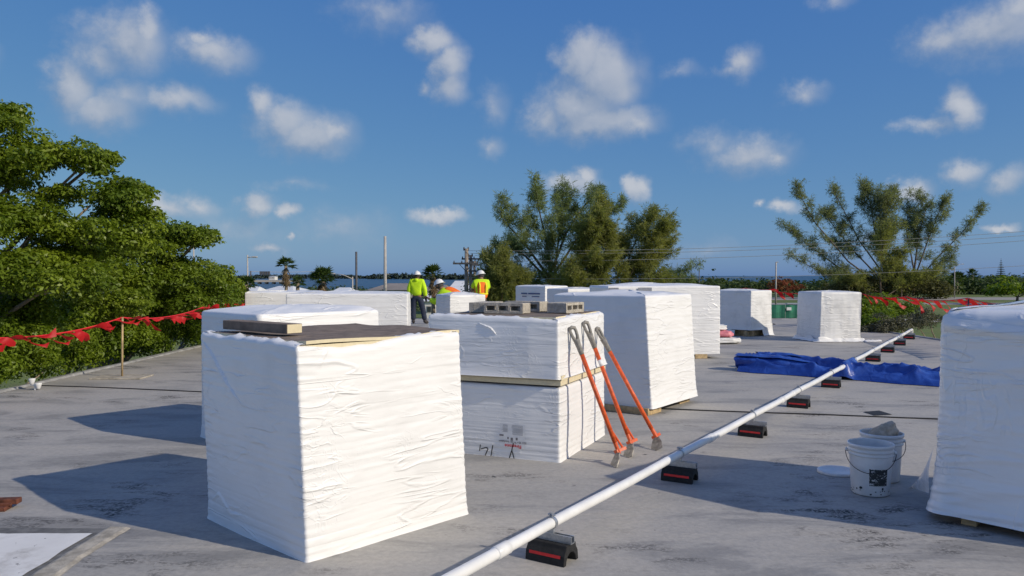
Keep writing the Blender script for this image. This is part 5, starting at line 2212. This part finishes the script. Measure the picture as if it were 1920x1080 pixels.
feathery_tree('low bushy olive-green pine right of the utility poles', (at(935, 600, Y1 - 4).x, Y1 - 4, GZ), [
    ([(935, 655), (932, 560), (925, 520), (915, 485)], .5, 1.3, 1.6), ([(935, 590), (945, 530), (940, 480)], -.5, 1.3, 1.5), ([(935, 600), (965, 545), (985, 515)], .5, 1.3, 1.3),
    ([(935, 600), (915, 560), (905, 530)], .5, 1.2, 1.3)], 45, M['needle_gold'], Y1 - 4, 0.336, 0.0240, 1.3, .14, GR)

Y2 = 205
feathery_tree('huge feathery pine with wide fan of bare limbs across the road', (at(1660, 560, Y2).x, Y2, GZ), [
    ([(1665, 560), (1660, 500), (1640, 430), (1632, 385), (1625, 355)], 2, 5.5, 1.5),
    ([(1662, 530), (1650, 460), (1660, 400), (1668, 360)], -3, 5, 1.5),
    ([(1660, 520), (1610, 450), (1575, 380), (1556, 345)], 3, 2.4, .8),
    ([(1658, 540), (1590, 490), (1530, 420), (1505, 375), (1494, 345)], -4, 3.2, .9),
    ([(1658, 545), (1570, 500), (1510, 455), (1470, 422)], 4, 3.6, .9),
    ([(1655, 550), (1580, 525), (1520, 500), (1475, 478)], -3, 2.8, .7),
    ([(1660, 535), (1600, 470), (1560, 420), (1545, 395)], 3, 4.2, 1.1),
    ([(1655, 552), (1590, 540), (1540, 515)], 3, 3.5, .8)], 51, M['needle_grey'], Y2, 0.882, 0.0624, 1.5, .55, GR)
feathery_tree('feathery pine with one long limb reaching right, rightmost of the far pines', (at(1715, 560, Y2 + 6).x, Y2 + 6, GZ), [
    ([(1712, 560), (1715, 500), (1722, 440), (1735, 395), (1720, 362)], 2, 4.4, 1.2),
    ([(1715, 520), (1740, 450), (1760, 400), (1772, 375)], -3, 3.6, 1.1),
    ([(1715, 535), (1760, 480), (1800, 440), (1830, 405), (1846, 385)], 3, 2.4, 1.0),
    ([(1716, 540), (1755, 500), (1795, 470)], -3, 2.6, .7),
    ([(1714, 510), (1700, 440), (1702, 385)], 3, 4, 1.1),
    ([(1716, 548), (1760, 520), (1795, 492)], 2, 2.2, .6)], 52, M['needle_grey'], Y2 + 6, 0.840, 0.0624, 1.4, .5, GR)
feathery_tree('olive brown feathery pine low in front of the far pines', (at(1650, 560, Y2 - 20).x, Y2 - 20, GZ), [
    ([(1652, 565), (1650, 520), (1655, 470), (1650, 430)], 1, 4, 1.4), ([(1655, 560), (1700, 530), (1745, 515)], 2, 3.5, 1.3), ([(1650, 560), (1610, 535), (1570, 525)], 2, 3.5, 1.2),
    ([(1690, 565), (1690, 520), (1680, 470)], 2, 4, 1.2)], 53, M['needle_gold'], Y2 - 20, 0.756, 0.0624, 1.3, .4, GR)


def palm(label, px, py_top, Y, crown_r, n=34, skirt=True, seed=1, group='fan palms in the distance'):
    p = at(px, py_top, Y)
    rng = random.Random(seed)
    top = p.z - crown_r * .8
    r = empty('fan_palm', (p.x, Y, GZ))
    tag(r, label, 'palm tree', group)
    b = MB()
    h = top - GZ
    b.tube([(0, 0, 0), (.05 * h * .1, 0, h * .5), (0, 0, h)], [.26, .20, .18], 8)
    b.build('trunk', M['bark_pale'], r, smooth=True)

    def fan(b, c, d, sz, blades):
        d = d.normalized()
        s = d.cross(Vector((0, 0, 1)))
        if s.length < .1:
            s = Vector((1, 0, 0))
        s.normalize()
        u = s.cross(d).normalized()
        pet = c + d * sz * .45
        b.tube([c, pet], [.03, .02], 3, cap=False)
        for k in range(blades):
            a_ = (k / (blades - 1) - .5) * 2.6
            dd = (d * math.cos(a_) + s * math.sin(a_)).normalized()
            tip = pet + dd * sz * .62 * (1 - .15 * abs(a_)) - Vector((0, 0, sz * .12 * rng.uniform(.5, 1.6))) - u * .05
            sd = dd.cross(u) * sz * .055
            m_ = pet + (tip - pet) * .5 + u * sz * .03
            b.add([pet, m_ + sd, tip, m_ - sd], [(0, 1, 2, 3)])

    b = MB()
    for k in range(n):
        th = rng.uniform(0, 6.283)
        el = rng.uniform(-.25, 1.35)
        d = Vector((math.cos(th) * math.cos(el), math.sin(th) * math.cos(el), math.sin(el)))
        fan(b, Vector((0, 0, h)), d, crown_r * rng.uniform(.75, 1.05), 9)
    b.build('crown', M['palm_green'], r)
    if skirt:
        b = MB()
        for k in range(int(n * 1.1)):
            th = rng.uniform(0, 6.283)
            z = h - rng.random() * crown_r * 1.2
            d = Vector((math.cos(th) * .55, math.sin(th) * .55, -.8))
            fan(b, Vector((0, 0, z)), d, crown_r * rng.uniform(.45, .75), 6)
        b.build('dead_skirt', M['palm_dead'], r)
    return r


palm('fan palm with a brown skirt rising highest beside the sea', 536, 480, 92, 1.45, 30, True, 2)
palm('broad shaggy fan palm right of the tall slim one', 605, 497, 74, 1.65, 38, True, 3)
palm('shaggy fan palm beside the leaning light pole, left of the tall palm', 462, 514, 70, 1.2, 34, True, 4)
palm('fan palm standing behind the bending worker', 812, 494, 78, 1.35, 32, True, 5)
palm('short fan palm between the tall palm and the shaggy palm', 558, 516, 80, 1.0, 26, False, 6)
palm('small palm standing above the coastal scrub at the right', 1824, 503, 250, 2.6, 26, False, 7)
palm('palm in the scrub beside the right-hand street lamp', 1795, 508, 230, 3.0, 26, False, 8)


def scrub(name, label, items, dens, size, mat, seed):
    rng = np.random.default_rng(seed)
    V, Fi = leaf_cloud(items, dens, size, rng, up_bias=.5, shell=.5, aspect=.7)
    o = big_mesh(name, V, Fi, mat, None, 4)
    tag(o, label, 'scrub', kind='stuff')
    return o


rr = random.Random(8)
items = []
for i in range(260):
    Y = rr.uniform(225, 330)
    X = rr.uniform(.17, 1.05) * Y
    px = CX + X / Y * F_PX
    top = rr.uniform(1.0, 2.6) + (1.0 if px > 1700 else 0)
    items.append(((X, Y, GZ + top * .5 + .3), (rr.uniform(3, 7), rr.uniform(3, 6), (top + 4) * .5), .55))
scrub('coastal_scrub', 'dark green mass of coastal scrub in front of the sea', items, 1.5, 1.0, M['wood_mass'], 61)
items = []
for i in range(90):
    Y = rr.uniform(120, 260)
    X = rr.uniform(-.42, -.05) * Y
    items.append(((X, Y, GZ + .3), (rr.uniform(2, 4), rr.uniform(2, 4), rr.uniform(1.2, 2.6)), .6))
scrub('shore_scrub', 'low green scrub among the houses by the shore', items, 2.2, .7, M['wood_mass'], 62)
# hedge under the feathery pines, darkness between the trunks
items = []
for i in range(60):
    px = rr.uniform(885, 1330)
    p = at(px, 560, rr.uniform(64, 80))
    items.append(((p.x, p.y, GZ + 1.9), (rr.uniform(1.2, 2.2), 1.5, rr.uniform(2.6, 4.6)), .8))
scrub('pine_understorey', 'dark shrubs growing under the near feathery pines', items, 7, .35, M['wood_mass'], 63)
items = []
for i in range(46):
    px = rr.uniform(1545, 1770)
    p = at(px, 560, rr.uniform(186, 200))
    hh = 5.5 * (1 - abs(px - 1665) / 150) + 2.2
    items.append(((p.x, p.y, GZ + hh * .45), (rr.uniform(2, 3.6), 3, hh * rr.uniform(.45, .75)), .9))
scrub('far_pine_understorey', 'olive brown thicket at the foot of the huge far pines', items, 3.2, .55, M['thicket'], 64)
# individual bushes at right
leafy_tree('dark rounded tree at the right edge beside the far road', 'rounded_tree', (at(1905, 560, 150).x, 150, GZ), [
    C(1890, 545, 150, 4, 1.9), C(1925, 540, 152, 5, 2.4), C(1870, 550, 150, 2.5, 1.4), C(1950, 545, 150, 4, 2)], 2.4, .75, M['leaf_low'], 71, .25, 1.5, 'bark')
leafy_tree('small tree with red blossom beside the concrete lamp post', 'flowering_tree', (at(1470, 560, 190).x, 190, GZ), [
    C(1470, 533, 190, 3.2, 1.6), C(1455, 540, 190, 2.2, 1.2), C(1488, 541, 190, 2.4, 1.2)], 3.0, .55, M['poinciana'], 72, .2, 2.2, 'bark')


def norfolk(label, px, py, Y, base_py):
    p = at(px, py, Y)
    r = empty('norfolk_pine', (p.x, Y, GZ))
    tag(r, label, 'tree')
    h = p.z - GZ
    b = MB()
    b.tube([(0, 0, 0), (0, 0, h)], [.3, .03], 6)
    b.build('trunk', M['bark'], r)
    b = MB()
    rng = random.Random(px)
    n = 12
    for i in range(n):
        z = h * (.35 + .63 * i / n)
        R_ = h * .16 * (1 - i / n) + .15
        for k in range(11):
            th = k * .571 + i
            d = Vector((math.cos(th), math.sin(th), 0))
            for j in range(5):
                f = (j + .5) / 5
                c = d * R_ * f + Vector((0, 0, z - .05 * R_ * f + rng.uniform(-.1, .1)))
                s = d.cross(Vector((0, 0, 1))) * R_ * .22
                b.add([c - d * R_ * .15, c + s, c + d * R_ * .2 + Vector((0, 0, .12 * R_)), c - s], [(0, 1, 2, 3)])
    b.build('crown', M['wood_mass'], r)


norfolk('tall narrow conical pine standing above the scrub at the right', 1877, 484, 260, 530)
norfolk('small dark conical pine above the leafy trees at the left', 425, 497, 170, 530)

# ------------------------------------------------------------------ poles, lamps, wires


def pole(label, name, px, py, Y, r0, r1, mat, arm=None, extra=None):
    p = at(px, py, Y)
    r = empty(name, (p.x, Y, GZ))
    tag(r, label, 'pole')
    h = p.z - GZ
    b = MB()
    b.tube([(0, 0, 0), (0, 0, h)], [r0, r1], 10)
    b.build('post', mat, r, smooth=True)
    if arm:
        dx, dz, hd = arm
        b = MB()
        b.tube([(0, 0, h - .25), (dx * .5, 0, h - .25 + dz * .75), (dx, 0, h - .25 + dz)], [.06, .05, .045], 6)
        b.build('arm', mat, r, smooth=True)
        b = MB()
        b.box((dx + math.copysign(hd * .4, dx), 0, h - .25 + dz), (hd, .28, .14))
        bevel(b.build('lamp_head', M['pole_conc'], r), .04, 1)
    return r, h


pole('slim metal light pole rising above the far left bundle', 'light_pole', 464, 478, 75, .10, .06, M['pole_conc'], (.5, .05, .5))
pole('short dark post behind the slim metal light pole', 'utility_post', 470, 508, 110, .12, .1, M['pole_dark'])
pole('dark weathered pole between the two fan palms and the concrete pole', 'utility_post', 668, 472, 95, .15, .13, M['pole_dark'])
pr2, h2 = pole('tall bare concrete pole left of the worker in the lime jacket', 'concrete_pole', 722, 443, 66, .17, .11, M['pole_conc'])
b = MB()
b.tube([(0, 0, h2 - 3.2), (.35, 0, h2 - 3.2)], .03, 6)
b.build('bracket', M['pole_conc'], pr2)
pole('street lamp with a long arm reaching left beside the dark pole', 'street_lamp', 661, 519, 88, .10, .07, M['pole_conc'], (-2.0, .6, .6))
pole('thin metal pole just showing above the leafy bough', 'light_pole', 363, 455, 70, .09, .06, M['pole_conc'])
pole('concrete lamp post left of the huge far pine', 'street_lamp', 1455, 492, 150, .16, .13, M['pole_conc'], (.0001, .3, .5))
pole('pale street lamp with a short arm at the far road', 'street_lamp', 1790, 500, 196, .14, .10, M['pole_conc'], (1.6, .9, .8))
pole('thin dark post right of the low wispy pine', 'utility_post', 1311, 503, 150, .10, .08, M['pole_dark'])


def utility_pole(label, px, py, Y, arms, r0=.19, trans=False):
    p = at(px, py, Y)
    r = empty('utility_pole', (p.x, Y, GZ))
    tag(r, label, 'utility pole', 'wooden utility poles')
    h = p.z - GZ
    b = MB()
    b.tube([(0, 0, 0), (.03, 0, h)], [r0, r0 * .75], 10)
    b.build('post', M['pole_wood'], r, smooth=True)
    for (dz, x0, x1) in arms:
        b = MB()
        b.box(((x0 + x1) / 2, -.2, h - dz), (x1 - x0, .12, .14))
        b.build('crossarm', M['pole_dark'], r)
        for k in range(4):
            x = x0 + (x1 - x0) * (k + .15) / 3.3
            b = MB()
            b.lathe([(.0, 0), (.05, 0), (.06, .05), (.03, .09), (.05, .12), (.0, .16)], 8, c=(x, -.2, h - dz + .07))
            b.build('insulator', M['pole_dark'], r)
        for s in (x0 * .5, x1 * .5):
            b = MB()
            b.tube([(s, -.2, h - dz - .05), (0, -.2, h - dz - .6)], .025, 5)
            b.build('brace', M['pole_dark'], r)
    for s in (-1, 1):
        b = MB()
        b.lathe([(.0, 0), (.06, 0), (.06, .2), (.03, .26), (.0, .28)], 8, c=(s * .16, 0, h - .15))
        b.build('pin_insulator', M['pole_dark'], r)
    return r


utility_pole('near wooden utility pole with a wide crossarm beside the orange-vested worker', 874, 466, 60, ((1.15, -1.0, .95),))
utility_pole('second wooden utility pole, just right of the near one', 882, 478, 68, ((.35, -.75, .9), (1.4, -.5, .9)), .17)
utility_pole('third wooden utility pole, slimmest and farthest of the row', 889, 490, 84, ((.4, -.4, .6),), .16)


def wire(label, pts, r_=.013):
    b = MB()
    out = []
    for k in range(len(pts) - 1):
        a_, c_ = Vector(pts[k]), Vector(pts[k + 1])
        for i in range(24):
            t = i / 24
            p = a_.lerp(c_, t)
            p.z -= .012 * (c_ - a_).length * 4 * t * (1 - t)
            out.append(p)
    out.append(Vector(pts[-1]))
    o0 = out[0]
    b.tube([p - o0 for p in out], r_, 4)
    o = b.build('power_line', M['cable'], smooth=True)
    o.location = o0
    tag(o, label, 'wire', 'overhead wires')


for i, (y0, y1, nm) in enumerate(((470, 424, 'highest'), (475, 432, 'second highest'), (489, 441, 'third highest'))):
    wire(f'{nm} overhead wire running from the utility poles across both pine clumps', [at(874 + 8 * i, y0, 59.8), at(2050, y1, 50)])
wire('lowest overhead wire crossing just above the farthest bundles', [at(874, 520, 59.8), at(2050, 490, 50)], .012)

# traffic signals on a span wire
a_, c_ = at(462, 510, 132), at(600, 510, 140)
r = empty('traffic_signals', a_)
tag(r, 'row of four small traffic signals hanging on a wire by the shore', 'traffic signal')
b = MB()
b.tube([(0, 0, .1), ((c_ - a_) * .5) + Vector((0, 0, -.05)), (c_ - a_) + Vector((0, 0, .1))], .03, 4)
b.build('span_wire', M['cable'], r)
for px in (489, 494, 499, 504):
    q = at(px, 512, 133) - a_
    b = MB()
    b.box(tuple(q), (.34, .3, .85 * .7))
    b.build('signal_head', M['pole_dark'], r)

# ------------------------------------------------------------------ houses and far shore


def house(label, px0, px1, Y, wall_top, ridge, depth, wall, rf, windows=2, hip=True, name='house', z0=None):
    x0, x1 = at(px0, 520, Y).x, at(px1, 520, Y).x
    g0 = GZ if z0 is None else z0
    r = empty(name, ((x0 + x1) / 2, Y, g0))
    tag(r, label, 'house', 'houses near the shore')
    w_ = x1 - x0
    ht, hr_ = wall_top - g0, ridge - g0
    b = MB()
    b.box((0, depth / 2, ht / 2), (w_, depth, ht))
    b.build('wall', wall, r)
    b = MB()
    e = .35
    X, Y0_, Y1_ = w_ / 2 + e, -e, depth + e
    ins = min(X * .55, depth * .5) if hip else 0.0
    vs = [(-X, Y0_, ht + .01), (X, Y0_, ht + .01), (X, Y1_, ht + .01), (-X, Y1_, ht + .01), (-X + ins, depth / 2, hr_), (X - ins, depth / 2, hr_)]
    b.add(vs, [(0, 1, 5, 4), (2, 3, 4, 5), (1, 2, 5), (3, 0, 4), (0, 3, 2, 1)])
    b.build('roof', rf, r)
    for k in range(windows):
        x = -w_ / 2 + w_ * (k + .5) / windows
        b = MB()
        b.box((x, -.02, ht * .58), (min(1.2, w_ / windows * .5), .06, min(1.1, ht * .35)))
        wo = b.build('window', M['wall_grey'], r)
        b = MB()
        b.box((x, -.06, ht * .58), (min(1.0, w_ / windows * .42), .03, min(.9, ht * .28)))
        b.build('pane', M['glass'], wo)
    return r


house('white stucco house with pale roof behind the left trees', 446, 474, 105, -1.0, .1, 8, M['wall_white'], M['roof_white'], 2)
house('pale blue low building beside the shaggy palm', 494, 546, 118, -.7, .0, 9, M['wall_blue'], M['roof_white'], 4)
house('white cottage with bright gable roof right of the shaggy palm', 618, 656, 120, -1.2, -.25, 7, M['wall_white'], M['roof_white'], 2)
house('long low building with grey-brown roof behind the concrete pole', 690, 800, 175, -1.6, -.15, 14, M['wall_grey'], M['roof_brown'], 8)
house('white house with pale hip roof behind the near utility pole', 838, 885, 112, -.9, .85, 9, M['wall_white'], M['roof_white'], 3)
house('small white shed between the lime-jacket worker and the fan palm', 796, 813, 98, -1.6, -.9, 5, M['wall_white'], M['roof_white'], 1)
house('second grey-roofed low building behind the bending worker', 800, 842, 160, -1.5, -.3, 10, M['wall_white'], M['roof_brown'], 3)
# causeway and its white building far out over the water
b = MB()
x0, x1 = at(400, 526, 620).x, at(560, 526, 620).x
b.box(((x0 + x1) / 2, 620, -2.6), (x1 - x0, 10, 1.6))
for k in range(12):
    b.box((x0 + (x1 - x0) * (k + .5) / 12, 620, -4.2), (1.4, 6, 2.4))
tag(b.build('causeway', M['path']), 'long pale causeway bridge over the water far away', 'bridge')
house('white flat-roofed building far out beside the causeway', 504, 515, 630, 1.0, 1.4, 8, M['wall_white'], M['roof_white'], 4, True, 'house', -1.8)


def islet(label, px0, px1, py, Y, seed):
    rng = np.random.default_rng(seed)
    p0, p1 = at(px0, py, Y), at(px1, py, Y)
    items = []
    n = 44
    for i in range(n):
        t = (i + rng.random()) / n
        h = (at(0, py, Y).z - (GZ - .9)) * (.55 + .6 * math.sin(math.pi * t) ** .6 * rng.uniform(.6, 1.0))
        items.append(((p0.x + (p1.x - p0.x) * t, Y + rng.uniform(-20, 20), GZ - .9 + h * .3), ((p1.x - p0.x) / n * 1.8, 14, h * .62), .6))
    V, Fi = leaf_cloud(items, .11, 3.6, rng, shell=.4, aspect=.8)
    o = big_mesh('islet_woods', V, Fi, M['islet'], None, 4)
    tag(o, label, 'woodland', kind='stuff')


islet('low wooded islet far out right of the concrete pole', 690, 800, 512, 1500, 81)
islet('wooded far shore behind the fan palms', 430, 700, 514, 1700, 82)
islet('wooded far shore behind the bending worker', 800, 900, 514, 1300, 83)

# ------------------------------------------------------------------ green fence, cars
r = empty('green_fence', (30, 103, GZ))
tag(r, 'green windscreen fence with a small white sign beyond the roof', 'fence')
for k in range(12):
    x0 = -10 + k * 2.0
    b = MB()
    n = 8
    for i in range(n + 1):
        x = x0 + .04 + 1.92 * i / n
        y = .05 * math.sin(i * 1.3 + k)
        b.v += [(x, y, .05), (x, y + .02, 1.75)]
    b.f = [(2 * i, 2 * i + 2, 2 * i + 3, 2 * i + 1) for i in range(n)]
    b.m = [0] * n
    b.build('screen_panel', M['green_screen'], r)
    b = MB()
    b.tube([(x0, .06, 0), (x0, .06, 1.9)], .04, 6)
    b.build('fence_post', M['galv'], r)
b = MB()
b.tube([(-10, .06, 1.82), (14, .06, 1.82)], .03, 5)
b.build('top_rail', M['galv'], r)
b = MB()
b.box((6.45, -.12, 1.25), (.62, .03, .40))
b.build('sign', M['label_sheet'], r)


def car(label, px, Y, paint, L_=4.5):
    p = at(px, 560, Y)
    r = empty('parked_car', (p.x, Y, GZ + .02))
    tag(r, label, 'car', 'cars parked beyond the green fence')
    b = MB()
    prof = [(-L_ / 2, .35), (-L_ / 2, .75), (-L_ / 2 + .25, .88), (-L_ / 2 + 1.0, .95), (L_ / 2 - .8, .95), (L_ / 2 - .1, .82), (L_ / 2, .6), (L_ / 2, .35)]
    b.prism(prof, -.85, .85)
    bevel(b.build('body', paint, r), .05, 2)
    b = MB()
    b.prism([(-L_ / 2 + .75, .96), (-L_ / 2 + 1.3, 1.45), (.7, 1.47), (1.45, .96)], -.72, .72)
    bevel(b.build('cabin', M['glass'], r), .04, 2)
    b = MB()
    b.box((-.25, 0, 1.475), (1.75, 1.30, .05))
    b.build('roof', paint, r)
    for x in (-1.35, 1.35):
        for s in (-1, 1):
            b = MB()
            b.tube([(x, s * .72, .32), (x, s * .88, .32)], .32, 14)
            b.build('wheel', M['rubber'], r)


car('dark car parked beyond the green fence beside the torn bundle', 1440, 112, M['car_dark'])
car('white car parked between the two dark cars beyond the green fence', 1488, 116, M['car_white'])
car('dark car parked just left of the ragged-hem bundle beyond the fence', 1502, 110, M['car_dark'])
